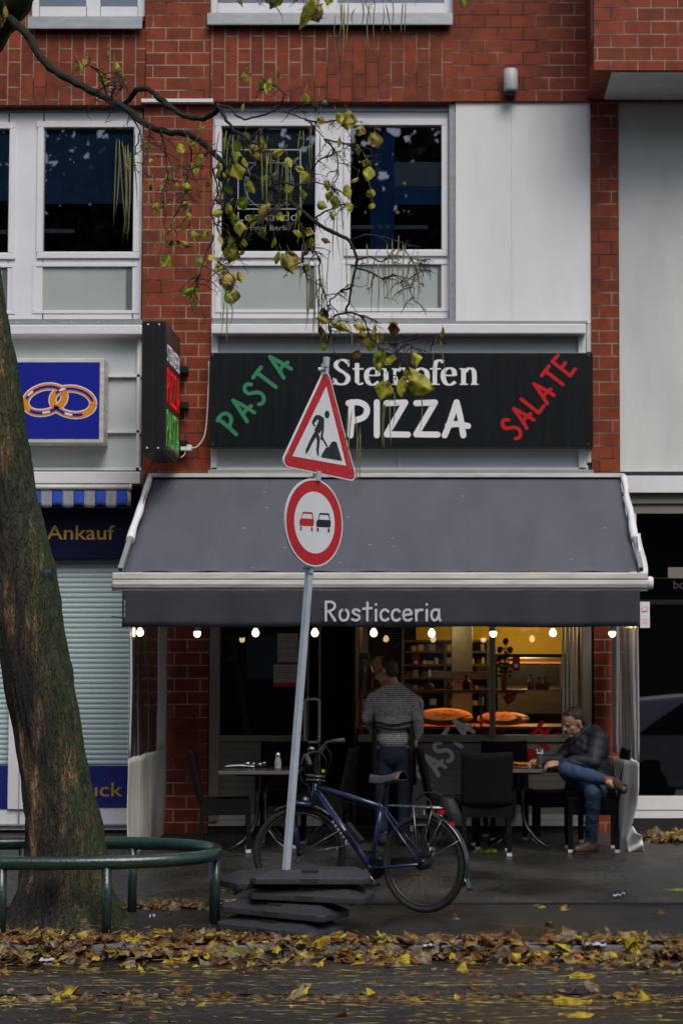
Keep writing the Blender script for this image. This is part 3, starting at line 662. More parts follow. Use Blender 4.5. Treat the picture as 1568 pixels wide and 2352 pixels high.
# lettered panels of the jeweller
t = board('shop_sign', 'dark navy panel reading Ankauf in gold under the striped awning', 'sign', -120, 1166, 303, 1282, -.02, .12, M['navy_dark'])
mb = MB(); text(mb, 'Ankauf', at(108,1239,-.02), XU, ZU, FN, 34*17.98/4293, width=(264-108)*17.98/4293, lift=.003, bold=.005); obj('lettering', mb, M['gold'], t)
t = board('window_banner', 'deep blue strip with gold letters at the foot of the pale roller blind', 'banner', 90, 1759, 294.5, 1856, .02, .06, M['navy'])
mb = MB(); text(mb, 'Schmuck', at(282,1829,.02)-XU*(205*18.02/4293), XU, ZU, FN, 33*18.02/4293, width=205*18.02/4293, lift=.003, bold=.005); obj('lettering', mb, M['gold'], t)
t = board('window_banner', 'plain deep blue strip left of the white door frame at the left edge', 'banner', -150, 1759, 20, 1858, .02, .06, M['navy'])
# ---- wall lamp ----
t = thing('wall_lamp', 'small grey cylindrical lamp fixed to the brick above the white panel', 'lamp', tuple(at(1172,212,0)))
p = at(1172,212,-.09); q = at(1172,160,-.09); h = q.z-p.z
mb = MB(); mb.lathe([(.0,0),(.055,0),(.07,.03),(.07,h-.012),(.062,h),(0,h)], p, n=20); obj('lamp_body', mb, mat('grey_lamp_metal', (.50,.52,.54), .45), t)
mb = MB(); mb.lathe([(.055,-.012),(.058,0.002)], p, n=20); mb.box(p.x-.045,-.13,p.z-.02,p.x+.045,-.001,p.z+.03); obj('lamp_foot', mb, M['dark'], t)
# ================= grey awning =================
A = thing('awning', 'large dark grey awning with a lettered valance over the cafe tables', 'awning', tuple(at(870,1090,0)))
YF = -2.07
mb = MB(); mb.fb(343,1087,1432,1096,-.14,.03); obj('wall_rail', mb, M['alu_dirty'], A, bevel=.004)
mb = MB(); mb.fb(352,1097,1424,1101,-.10,.03); obj('roller', mb, M['dark'], A)
tl, tr = at(356,1099,-.10), at(1421,1099,-.10); bl_, br = at(281,1313,YF+.07), at(1466,1313,YF+.07)
def cloth(u, v):
    p = tl.lerp(tr, u).lerp(bl_.lerp(br, u), v); sag = -.035*math.sin(math.pi*v)*(1-.25*math.sin(math.pi*u)) + .006*math.sin(u*60+v*4)*v + .03*noise.noise(Vector((u*7, v*2.2, 3)))*math.sin(math.pi*v)
    return p + Vector((0,0,sag))
cm = mat('grey_awning_cloth', (.076,.080,.102), .75, var=.10, vs=1.6, bump=.25, bs=500, col2=(.100,.106,.132), stretch=(1.6,.4,.4), detail=9)
mb = MB(); mb.grid(cloth, 60, 24); obj('canopy', mb, cm, A, solid=.003)
mb = MB()
for u in (.165,.415,.67,.915): mb.grid(lambda a, b, u=u: cloth(u+.0022*a, b)+Vector((0,-.002,.0028)), 1, 24)
obj('seam', mb, mat('seam_cloth', (.088,.093,.117), .8), A)
mb = MB(); rnd = random.Random(3)
for i in range(26):
    u, v = rnd.random()*.94+.03, rnd.random()*.92+.04; c = cloth(u, v)+Vector((0,-.001,.003)); r = rnd.uniform(.005,.014)
    mb.add([c+Vector((r*math.cos(a)*rnd.uniform(.6,1.2), r*math.sin(a)*.9, r*math.sin(a)*.45)) for a in [k*math.pi/3 for k in range(6)]], [list(range(6))])
obj('debris_speck', mb, mat('bird_dirt', (.35,.33,.26), .8), A)
# front bar, cast profile
p0 = at(260,1315,YF); p1 = at(1486,1315,YF); zt = p0.z; zbm = at(260,1357,YF).z; hh = zt-zbm
prof = [(.06,zt-.004),(.0,zt),(-.022,zt-.010),(-.024,zt-.052),(-.012,zt-.058),(-.018,zt-.068),(-.022,zt-.10),(-.012,zt-.128),(.0,zt-.132),(.012,zbm),(.07,zbm)]
mb = MB(); mb.prism([(p0.x, YF+y, z) for y, z in prof][::-1], (1,0,0), p1.x-p0.x); obj('front_bar', mb, M['alu_dirty'], A)
mb = MB(); mb.box(p0.x-.004,YF-.02,zbm,p0.x-.0005,YF+.07,zt-.01); obj('end_cap', mb, M['dark'], A)
mb = MB()   # rounded white end lug on the right
mb.lathe([(0,0),(.05,.0),(.058,.02),(.05,.05),(0,.055)], (p1.x+.001, YF+.06, zbm+.07), ax=(1,0,0), n=20); obj('end_cap', mb, M['plaster'], A)
# side arms: square tubes under a wrapped white sleeve
for sd, a, b, c, d in ((-1,(346,1100),(277,1313),(350,1102),(293,1250)), (1,(1430,1100),(1471,1312),(1428,1102),(1461,1250))):
    A0 = at(*a, -.12)+Vector((0,0,.03)); A1 = at(*b, YF+.02)+Vector((0,0,.015)); ax = (A1-A0).normalized(); sx = Vector((1,0,0)); sx = (sx-ax*sx.dot(ax)).normalized(); sy = ax.cross(sx)
    mb = MB(); mb.obox((A0+A1)/2, sx, sy, ax, .021, .021, (A1-A0).length/2); obj('side_arm', mb, M['sill'], A)
    mb = MB(); mb.obox(A1+ax*.001, sx, sy, ax, .015, .015, .003); obj('arm_end', mb, M['dark'], A)
    mb = MB(); pts = []; rr = []
    for i in range(15):
        t_ = .01+.69*i/14; pts.append(A0.lerp(A1, t_)+Vector((.004*math.sin(i*.9), 0, .006*math.sin(i*.8)))); rr.append(.027+.003*math.sin(i*1.1+sd)+.010*i/14)
    mb.tube(pts, rr, 10); obj('rolled_sleeve', mb, M['plaster'], A)
mb = MB(); q0 = at(1470,1270,YF+.35); 
mb.grid(lambda u, v: at(1463+8*v+ (6+20*math.sin(math.pi*min(1,v*.95))**1.0*(v))*u, 1225+120*v, YF+.42-.35*v) + Vector((0,.03*math.sin(u*3),0)), 4, 12); obj('loose_sleeve_end', mb, M['plaster'], A, solid=.004)
# valance
va, vb = at(281,1356,YF+.01), at(1468,1356,YF+.01); vz = at(281,1440,YF+.01).z
def val(u, v):
    x = va.x+(vb.x-va.x)*u; w_ = .010*math.sin(u*37)+.006*math.sin(u*90+2); return Vector((x, YF+.012+w_*v, va.z+.02+(vz-va.z-.02)*v + .004*math.sin(u*21)*v))
vm = mat('dark_valance_cloth', (.032,.038,.050), .8, var=.12, vs=2, bump=.3, bs=400)
mb = MB(); mb.grid(val, 120, 6); obj('valance', mb, vm, A, solid=.003)
mb = MB(); o = at(746,1425,YF-.012); s = 4293/(18+YF-.012)
wtot = sum(ST[c][0]+.13 for c in 'Rosticceria')-.13
strokes(mb, 'Rosticceria', o, XU, ZU, FN, 43/s, 5.6/s, gap=.13, sx=(1011-746)/(wtot*43)); obj('lettering', mb, mat('valance_letter', (.55,.56,.60), .7), A)
mb = MB(); o = at(286.5,1417,YF-.014); [ribbon(mb, [(k*2.6/s, 0), ((k*2.6+1.7)/s, 0)], 2.2/s, o, ZU, -XU, FN, .004, 0, caps=False) for k in range(15) if k not in (4, 9)]; obj('lettering', mb, M['greyletter'], A)
# ---- bulbs on a string ----
gl = emit('lit_bulb', (1,.66,.32), 7); glow_dim = emit('lit_bulb_lower', (1,.70,.36), 7); cap_ = mat('bulb_cap', (.10,.09,.08), .5)
bulbs = [(322,1453,0),(453,1455,1),(587,1454,0),(723,1454,0),(858,1454,0),(991,1455,0),(1132,1455,1),(1269,1454,0),(1405,1455,1)]
wire = MB(); YB = YF+.30; pts = []
names = ['leftmost hanging bulb, in front of the clear plastic sheet', 'half-lit bulb in front of the left brick pillar', 'hanging bulb left of the two notices on the glass', 'hanging bulb just right of the leaning sign pole', 'hanging bulb above the standing woman', 'hanging bulb above the doorway glass, left of the half-lit one by the thick post',
 'half-lit bulb in front of the thick glazing post', 'hanging bulb right of the roses in the window', 'rightmost hanging bulb, beside the right plastic curtain']
for (x, y, half), nm in zip(bulbs, names):
    c = at(x, y, YB); t = thing('light_bulb', 'small ' + nm, 'light bulb', tuple(c), 'bulbs strung under the awning')
    mb = MB(); pr = [(0,-.033),(.018,-.028),(.029,-.012),(.031,.003),(.026,.018),(.017,.030),(.014,.040)]
    if half: mb.lathe(pr[:5], c, n=14); obj('glass_globe', mb, glow_dim, t); mb = MB(); mb.lathe(pr[4:]+[(.016,.055)], c, n=14); obj('bulb_body', mb, M['boardgrey'], t)
    else: mb.lathe(pr, c, n=14); obj('glass_globe', mb, gl, t)
    mb = MB(); mb.lathe([(.015,.056 if half else .041),(.016,.085),(.008,.10),(0,.10)], c, n=10); obj('socket', mb, cap_, t)
    pts.append(c+Vector((0,0,.10)))
P = [pts[0]-Vector((.25,0,-.04))]
for a, b in zip(pts, pts[1:]): P += [a, (a+b)/2-Vector((0,0,.012))]
P += [pts[-1], pts[-1]+Vector((.2,0,.04))]
wire.tube(P, .005, 6); tag(obj('light_string', wire, M['dark']), 'black cable the bulbs hang from, behind the awning valance', 'cable')
# ---- plastic side curtains ----
M['pvc_crease'] = glassmat('creased_pvc', (.9,.9,.9), .8, ior=1.4, rough=.25, milky=.9, milkcol=(.82,.84,.86))
def curtain(name, label, xf, xw, ytop, ysplit, ybot, side):
    t = thing(name, label, 'curtain', (at(xf,1400,YF).x, YF/2, gz(YF)))
    F0 = at(xf,ytop,YF+.02); Fx = F0.x
    Wx = at(xw,1400,-.05).x
    zT, zS, zB = F0.z+.1, at(xf,ysplit,YF).z, gz(YF)+ybot
    def f(u, v, za, zb, ph=0):
        Y = YF+.03+(-.06-YF)*u; vv = v if ph == 0 else 1+v; fold = .006*math.sin(u*20+1.5*vv)+.002*math.sin(u*61+vv*3)+.012*noise.noise(Vector((u*5,vv*1.5,side)))
        return Vector((Fx+(Wx-Fx)*u+fold, Y, za+(zb-za)*v))
    mb = MB(); mb.grid(lambda u, v: f(u, v, zT, zS), 60, 12); obj('clear_sheet', mb, M['pvc'], t)
    lowm = mat('cream_tarpaulin', (.60,.58,.51), .6, var=.2, vs=2, col2=(.72,.70,.64), bump=.3, bs=30, stretch=(4,4,.8))
    if side < 0: mb = MB(); mb.grid(lambda u, v: f(u, v, zS, zB, 1)+Vector((.012*v*math.sin(v*5+u*3)*side,0,0)), 60, 16); obj('tarpaulin_skirt', mb, lowm, t, solid=.004)
    for u, wd_ in ((.0,.03), (.76,.21)): mb = MB(); mb.grid(lambda a, v, u=u, wd_=wd_: f(min(1,u+wd_*a), v, zT, zS)+Vector((-side*.008,-.004,0)), 8, 12); obj('edge_band', mb, M['plaster'], t, solid=.003)
    mb = MB()  # pale strips: highlights along the creases, put into the colour
    for u, wd_ in ((.06,.05),(.16,.02),(.24,.06),(.40,.015),(.52,.03),(.66,.015)): mb.grid(lambda a, v, u=u, wd_=wd_: f(u+wd_*a*(.6+.4*math.sin(v*4+u*20)), v, zT, zS)+Vector((-side*.006,-.003,0)), 3, 14)
    obj('crease', mb, M['pvc_crease'], t)['kind'] = 'stuff'; return t
curtain('side_curtain', 'clear plastic side curtain with cream lower part, left of the brick pillar', 297, 383, 1440, 1742, .0, -1)
rc = curtain('side_curtain', 'clear plastic side curtain with trailing cream foot, right of the seated man', 1465, 1403, 1440, 1750, .28, 1)
# the foot of the right curtain, folded out on to the pavement
lowm = bpy.data.materials['cream_tarpaulin']
ks = [(1404,1738,1466,1752,-1.1),(1410,1800,1466,1810,-1.3),(1414,1850,1462,1850,-1.42),(1420,1895,1450,1893,-1.52),(1424,1930,1438,1926,-1.62),(1431,1957,1442,1957,-1.66)]
mb = MB()
def foot(u, v):
    k = v*(len(ks)-1); i = min(int(k), len(ks)-2); f = k-i; a = [ks[i][j]*(1-f)+ks[i+1][j]*f for j in range(5)]
    return at(a[0]+(a[2]-a[0])*u, a[1]+(a[3]-a[1])*u, a[4]+.03*math.sin(u*11+v*3)*(1-v)-(.06+.75*(1-v))*u)
mb.grid(foot, 16, 24); obj('tarpaulin_foot', mb, lowm, rc, solid=.004)
mb = MB()
def cor(u, v):
    top = [(1438,1912),(1452,1897),(1462,1914),(1472,1919)]; k = u*3; i = min(int(k),2); f = k-i
    x0 = top[i][0]*(1-f)+top[i+1][0]*f; y0 = top[i][1]*(1-f)+top[i+1][1]*f; x1 = 1431+48*u; y1 = 1957
    return at(x0+(x1-x0)*v, y0+(y1-y0)*v, -1.66-.10*math.sin(u*2.2)*(1-v)+.03*math.sin(v*9+u*6))
mb.grid(cor, 12, 10); obj('turned_up_corner', mb, M['plaster'], rc, solid=.004)
# small notice fixed beside the valance
t = board('notice', 'small white notice card with red print beside the end of the dark valance', 'notice', 1469, 1382, 1491, 1442, YF+.03, YF+.035, M['white'], 0)
mb = MB(); 
for k, (y, w_) in enumerate(((1424,17),(1429,9),(1433,15))): text(mb, ['ACHTUNG!','Video','überwachung'][k], at(1471+ (17-w_)/2, y, YF+.03), XU, ZU, FN, 2.6/269, width=w_/269, lift=.002)
P = [(at(x,y,0).x*0+(x-1469)/269.0, (1442-y)/269.0) for x, y in ((1472,1398),(1480,1393),(1486,1396),(1484,1402),(1476,1404),(1472,1398))]
o = at(1469,1442,YF+.03); ribbon(mb, smooth(P,3), .003, o, XU, ZU, FN, .002, 0); ribbon(mb, [(P[0][0], P[0][1]-.03),(P[2][0], P[2][1]-.03)], .005, o, XU, ZU, FN, .002, 0)
obj('print', mb, M['red'], t)
# notices and stickers on the restaurant glass
def sheetnotice(px0,py0,px1,py1,label,band, grid_=True, bcol='red'):
    t = board('notice', label, 'notice', px0,py0,px1,py1,.068,.072, mat('paper', (.40,.39,.35), .8), 0)
    mb = MB()
    if band: mb.fb(px0,py1-band,px1,py1,.066,.0675)
    obj('colour_band', mb, M[bcol], t) if band else None
    mb = MB()
    if grid_:
        for i in range(3):
            for j in range(3): ring(mb, px0+(i+.5)*(px1-px0)/3, py0+18+(j)*15, 4.6, 4.6, 1.2, .067, 0, lift=.001, n=12); ribbon(mb, [(-.012,-.01),(.012,.01)], .005, at(px0+(i+.5)*(px1-px0)/3, py0+18+j*15, .067), XU, ZU, FN, .001, 0, caps=False)
    else:
        for i in range(5): ribbon(mb, [(0,0),((px1-px0-12)/239*(.7+.3*((i*7) % 3)/2),0)], .006, at(px0+6, py0+7+i*6, .067), XU, ZU, FN, .001, 0, caps=False)
    obj('print', mb, M['slat'], t); return t
t = sheetnotice(637,1455,684,1523,'tall paper notice with rows of round symbols stuck on the dark glass', 3)
mb = MB(); text(mb, 'CORONA-REGELN', at(640,1464,.067), XU, ZU, FN, 4.5/238, width=41/238, lift=.001); obj('print', mb, M['red'], t)
sheetnotice(628,1526,687,1577,'wide paper notice with a red foot, below the notice with round symbols', 9, grid_=False)
for (x0_, y0_, x1_, y1_, lb) in ((947,1503,963,1532,'red sticker with a white dot on the glass, above the stacked pizzas'),(1176,1510,1193,1541,'red sticker with a white dot on the glass, right of the rose vase')):
    t = board('sticker', lb, 'sticker', x0_,y0_,x1_,y1_,.066,.069, M['red'], 0)
    mb = MB(); c = at((x0_+x1_)/2, y0_+19, .066)
    mb.add([c+XU*.02*math.cos(a)+ZU*.02*math.sin(a)+FN*.002 for a in [k*math.pi/6 for k in range(12)]], [list(range(12))]); mb.add([c-ZU*.02+XU*.026*math.cos(a)+ZU*.026*math.sin(a)*.6+FN*.001 for a in [k*math.pi/6 for k in range(12)]], [list(range(12))], 1)
    obj('print', mb, [M['white'], M['dark']], t)
mb = MB(); text(mb, 'Cola', at(511,1517,.07), XU, ZU, FN, 16/238, width=30/238, lift=.002); tag(recentre(obj('window_lettering', mb, mat('faint_glass_letter', (.07,.07,.06), .6))), 'faint grey drink lettering on the dark glass beside the beige post', 'lettering')
# white/red words on the slat panel
mb = MB(); U, V = plane_dirs(51); strokes(mb, 'PASTA', at(986,1806,.058), U, V, FN, 50/238, 9.5/238, gap=.15, sx=.86); tag(recentre(obj('wall_lettering', mb, M['white'])), 'diagonal grey word PASTA on the slatted front below the glass', 'lettering')
mb = MB(); strokes(mb, 'SALATE', at(1170,1826,.058), U, V, FN, 46/238, 9.5/238, gap=.15, sx=.86); tag(recentre(obj('wall_lettering', mb, M['red'])), 'diagonal red word on the slats half hidden behind the seated man', 'lettering')
# hotel lettering on the upper window
mb = MB(); Yw = .145
text(mb, 'Leonardo', at(546,507,Yw), XU, ZU, FN, 22/238, width=141/238, lift=.002, bold=-.018); text(mb, 'Hotel Berlin', at(566,529,Yw), XU, ZU, FN, 13/238, width=102/238, lift=.002, bold=-.018)
wt = tag(obj('window_lettering', mb, M['greyletter']), 'white hotel name with a framed line drawing on the upper middle window', 'lettering')
mb = MB(); fr = MB()
for (x0_,y0_,x1_,y1_,w_) in ((547,344,690,480,2.2),(569,374,668,470,.8)):
    for (a,b,c,d) in ((x0_,y0_,x1_,y0_),(x1_,y0_,x1_,y1_),(x1_,y1_,x0_,y1_),(x0_,y1_,x0_,y0_)):
        p = at(a,b,Yw); q = at(c,d,Yw); ribbon(fr, [(p.x,p.z),(q.x,q.z)], w_/238, Vector((0,Yw,0)), XU, ZU, FN, .002, 0, caps=False)
ring(fr, 618, 424, 56, 56, .8, Yw, 0, lift=.003)
obj('frame_drawing', fr, M['greyletter'], wt); recentre(wt)
# ================= furniture =================
wick = mat('black_wicker', (.006,.006,.007), .7, spec=.15, var=.5, vs=60, bump=1.0, bs=160, stretch=(1,1,2.2))
capm = mat('white_foot_cap', (.55,.55,.55), .5)
def make_chair():
    t = thing('wicker_chair', 'x', 'chair', (0,0,0), 'black wicker chairs at the cafe tables')
    # local: faces -y ; back at +y
    mb = MB(); mb.box(-.22,-.22,.33,.22,.22,.45); mb.box(-.215,-.215,.45,.215,.20,.465); obj('seat', mb, wick, t, bevel=.012)
    mb = MB()
    def bk(u, v): return Vector((-.22+.44*u, .20+.10*v+.03*math.sin(math.pi*u), .44+.46*v-.012*math.sin(math.pi*u)*v))
    mb.grid(bk, 12, 10); obj('backrest', mb, wick, t, solid=.035)
    for sx in (-1,1):
        for sy in (-1,1):
            mb = MB(); x, y = .195*sx, .195*sy; mb.obox((x, y+.01*sy, .19), Vector((1,0,0)), Vector((0,1,0)), Vector((0,0,1)), .02, .02, .16)
            l = obj('leg', mb, wick, t); mb = MB(); mb.box(x-.022,y+.01*sy-.022,0,x+.022,y+.01*sy+.022,.03); obj('foot_cap', mb, capm, l)
    return t
chair = make_chair(); used = False
def place(px, py, ang, label, exact=None):
    global used
    g = exact if exact is not None else gnd(px, py)
    if not used: c = chair; c.location = g; c.rotation_euler = (0,0,R(ang)); c['label'] = label; used = True
    else: c = dup(chair, g, R(ang), label)
    return c
def gp(x, Y): return Vector((x, Y, gz(Y)))
def X(px, Y): return at(px, 1800, Y).x
place(0,0,180, 'black wicker chair with its back to the street, in front of the right table', gp(X(1117,-1.72)+.0, -1.50))
place(0,0,8, 'black wicker chair against the slatted wall behind the right table', gp(X(1170,-.45), -.42))
place(0,0,-90, 'black wicker chair the seated man sits on, beside the right plastic curtain', gp(X(1358,-1.28), -1.28))
place(0,0,-75, 'empty black wicker chair mostly hidden behind the seated man', gp(X(1268,-.62), -.62))
place(0,0,94, 'black wicker chair with leaning back seen side-on, just right of the standing woman', gp(X(1040,-1.1), -1.1))
place(0,0,97, 'black wicker chair left of the left table, by the brick pillar', gp(X(517,-1.30), -1.30))
place(0,0,4, 'black wicker chair against the front behind the left table', gp(X(652,-.50), -.50))
place(0,0,-97, 'black wicker chair right of the left table, behind the bicycle handlebar', gp(X(738,-1.0), -1.0))
topm = mat('brown_table_top', (.035,.027,.022), .22, var=.3, vs=4, stretch=(1,6,1), spec=.6); edgem = mat('grey_table_edge', (.10,.10,.10), .4)
legm = mat('dark_steel_leg', (.05,.05,.052), .3, metal=.8)
def make_table(label, x, Y, w=.69, d=.68):
    g = gz(Y); t = thing('cafe_table', label, 'table', (x, Y, g), 'dark cafe tables with curved legs')
    mb = MB(); mb.box(x-w/2+.003,Y-d/2+.003,g+.722,x+w/2-.003,Y+d/2-.003,g+.7255); tp = obj('table_top', mb, topm, t)
    mb = MB(); mb.box(x-w/2,Y-d/2,g+.69,x+w/2,Y+d/2,g+.7215); obj('edge', mb, edgem, tp, bevel=.004)
    mb = MB(); mb.box(x-.2,Y-.2,g+.67,x+.2,Y+.2,g+.689); obj('under_frame', mb, M['dark'], t)
    for k, (a, b) in enumerate(((-1,-1),(1,-1),(1,1),(-1,1))):
        P = [(x+.035*a, Y+.035*b, g+.67),(x+.035*a, Y+.035*b, g+.40),(x+.04*a, Y+.04*b, g+.28),(x+.075*a, Y+.07*b, g+.18),(x+.15*a, Y+.13*b, g+.09),(x+.26*a, Y+.22*b, g+.018)]
        mb = MB(); mb.tube(P, .016, 8); obj('leg', mb, legm, t)
    return t
TL = (X(600,-1.27), -1.27); TR = (X(1190,-1.10), -1.10)
make_table('cafe table at the left with a menu, pots and a sugar shaker on it', *TL)
make_table('cafe table at the right where the man sits, with pizza and a glass', *TR)
zL = gz(-1.27)+.7258; zR = gz(-1.10)+.7258
chrome = mat('chrome', (.6,.6,.6), .18, metal=1); glassy = glassmat('table_glass', (.9,.92,.92), 1.6, 1.5, milky=.12)
p = at(547,1752,-1.15); mb = MB()
mb.grid(lambda u, v: Vector((p.x-.11+.26*u, -1.24+.20*v, zL+.012+.016*math.sin(math.pi*u)*.6)), 8, 3); tag(recentre(obj('menu_card', mb, M['white'], solid=.006)), 'white menu card lying at the left end of the left table', 'menu')
for (px, r, h, lb) in ((569,.024,.05,'leftmost of the small metal pots behind the menu card'),(582,.021,.042,'second small metal pot from the left on the left table'),(597,.026,.042,'third small pot, chrome rimmed, nearer the sugar shaker'),(606,.022,.048,'small metal pot closest to the sugar shaker')):
    Yp = -1.12 if px in (582,606) else -1.2; q = Vector((X(px, Yp), Yp, zL)); t = thing('metal_pot', lb, 'pot', tuple(q), 'small metal pots on the left table')
    mb = MB(); mb.lathe([(0,0),(r,0),(r*1.02,h*.7),(r*.97,h*.72)], q, n=14); obj('pot_body', mb, legm, t); mb = MB(); mb.lathe([(r*.96,h*.725),(r*1.05,h*.76),(r*1.02,h),(r*.7,h*1.03),(0,h*.9)], q, n=14); obj('lid', mb, chrome, t)
q = Vector((X(638,-1.35), -1.35, zL)); t = thing('sugar_shaker', 'glass sugar shaker with pointed chrome top on the left table', 'shaker', tuple(q))
mb = MB(); mb.lathe([(0,0),(.031,0),(.031,.012),(.026,.02),(.033,.045),(.030,.065),(.023,.085),(.022,.105)], q, n=16); obj('jar', mb, mat('sugar_glass', (.30,.30,.29), .2), t)
mb = MB(); mb.lathe([(.023,.106),(.024,.12),(.018,.14),(.006,.150),(0,.150)], q, n=16); obj('cap', mb, chrome, t)
# right table: pizza on a board, latte glass
Yz = -1.17; q = Vector((X(1205,Yz), Yz, zR)); t = thing('pizza', 'half eaten pizza on a round board in front of the man', 'pizza', tuple(q))
mb = MB(); mb.lathe([(0,0),(.15,0),(.155,.008),(.15,.014),(0,.014)], q, n=28); obj('board', mb, mat('wood_board', (.22,.10,.03), .5, var=.3, stretch=(1,6,1)), t)
pz = mat('pizza_topping', (.50,.06,.01), .5, var=.3, vs=22, col2=(.85,.42,.06), bump=1, bs=60)
mb = MB()
def pf(u, v):
    a = u*math.pi*1.75-.4; r = .135*v; return q+Vector((r*math.cos(a), r*math.sin(a), .019+.020*noise.noise(Vector((r*40*math.cos(a), r*40*math.sin(a), 2)))*(v > .02)+.016*(v > .85)))
mb.grid(pf, 44, 10); obj('crust', mb, pz, t, solid=.006)
Yg = -1.32; q = Vector((X(1239,Yg), Yg, zR)); t = thing('latte_glass', 'tall glass of milky coffee with chrome ring standing by the pizza', 'glass', tuple(q))
mb = MB(); mb.lathe([(0,.0),(.024,0),(.026,.03),(.027,.035)], q, n=16); obj('base', mb, chrome, t)
mb = MB(); mb.lathe([(.0,.036),(.027,.036),(.031,.13),(0,.13)], q, n=16); obj('drink', mb, mat('coffee_drink', (.16,.13,.09), .4), t)
mb = MB(); mb.lathe([(.028,.034),(.0325,.13),(.0335,.165)], q, n=16); obj('glass_wall', mb, glassy, t)
mb = MB(); mb.lathe([(.0328,.128),(.0332,.138)], q, n=16); obj('foam_ring', mb, M['white'], t)
# ================= restaurant interior =================
def lampt(name, label, px, py, Y, e, col=(1,.68,.28), r=.035):  # lamps added out of sight behind the valance to light the interior
    c = at(px, py, Y); t = thing(name, label, 'lamp', tuple(c)); mb = MB(); mb.ball(c, r, 12); obj('lamp_globe', mb, emit('warm_lamp', (1,.62,.18), 5), t)
    mb = MB(); mb.tube([c+Vector((0,0,r)), Vector((c.x,c.y,ZT))], .006, 6); obj('cord', mb, M['dark'], t)
    l = bpy.data.lights.new('lamp_light', 'POINT'); l.energy = e; l.color = col; l.shadow_soft_size = .12
    lo = bpy.data.objects.new('lamp_light', l); COL.objects.link(lo); lo.parent = t; lo.location = (0,0,-.09); return t
lampt('pendant_lamp', 'yellow lamp glowing inside before the yellow wall', 1215, 1420, 2.9, 24)
lampt('pendant_lamp', 'yellow lamp inside above the stacked pizzas', 1040, 1418, 1.6, 4)
lampt('pendant_lamp', 'warm lamp inside above the left end of the counter', 860, 1405, 1.6, 2)
lampt('pendant_lamp', 'dim warm lamp inside behind the left pane', 600, 1410, 2.6, .3)
ct = thing('display_counter', 'long dark food counter with a glass shelf behind the window', 'counter', tuple(at(1060,1690,.8)))
steel = mat('brushed_steel', (.22,.21,.19), .35, metal=.8, var=.2, stretch=(1,1,8)); woodo = mat('orange_wood_board', (.80,.26,.02), .5, var=.2, vs=5, stretch=(1,8,1))
a = at(826,1672,.55); b = at(1330,1672,.55); zc = at(826,1664,.55).z
mb = MB(); mb.box(a.x,.5,.02,b.x,1.5,zc-.05); obj('counter_body', mb, M['dark'], ct)
mb = MB(); mb.box(a.x,.48,zc-.045,b.x,1.52,zc-.02); obj('counter_top', mb, woodo, ct)
zs = at(826,1586,.7).z
mb = MB(); mb.box(a.x,.62,zs,b.x,.95,zs+.012); obj('upper_shelf', mb, mat('shelf_edge', (.40,.20,.05), .4), ct)
mb = MB()
for px in (830,1104,1290): q = at(px,1600,.7); mb.box(q.x-.012,.66,zc-.02,q.x+.012,.69,zs)
obj('shelf_post', mb, steel, ct)
rnd = random.Random(11)
wl_ = thing('warming_lamp', 'glowing warming strip under the glass shelf over the pizza boards', 'lamp', (at(1080,1590,.8).x, .80, zs-.02))  # glowing strip added behind a lip to brighten the pizza boards
mb = MB(); mb.box(at(930,1590,.8).x, .78, zs-.02, at(1200,1590,.8).x, .82, zs-.004); obj('lamp_strip', mb, emit('warming_strip', (1,.46,.10), 11), wl_); mb = MB(); mb.box(at(925,1590,.8).x, .755, zs-.03, at(1205,1590,.8).x, .77, zs+.0); obj('lip', mb, steel, wl_)
def pizza_board(px, py, wpx, Y, tilt, label, dark=False):
    c = at(px, py, Y); t = thing('pizza_board', label, 'board', tuple(c)); w_ = wpx/4293*(18+Y)/2
    def f(u, v): a = u*2*math.pi; return c+Vector((w_*v*math.cos(a), w_*.55*v*math.sin(a), .04+w_*.55*math.sin(a)*v*math.tan(R(tilt))))
    mb = MB(); mb.grid(f, 28, 3); obj('wooden_disc', mb, woodo, t, solid=.012)
    def g(u, v): a = u*2*math.pi; rr = w_*.82*v; return c+Vector((rr*math.cos(a)-.03, rr*.5*math.sin(a)-.01, .055+rr*.5*math.sin(a)*math.tan(R(tilt))+.012*noise.noise(Vector((a*2, v*6, px)))))
    mb = MB(); mb.grid(g, 28, 6); obj('sliced_pizza', mb, pz, t, solid=.012); return t
pizza_board(1020, 1656, 130, .62, 27, 'orange round board with sliced pizza, left of the thick glazing post')
pizza_board(1155, 1660, 120, .70, 22, 'orange round board with flat pizza, behind the thick glazing post')
pizza_board(935, 1662, 80, .66, 24, 'orange board with pizza directly beside the standing woman')
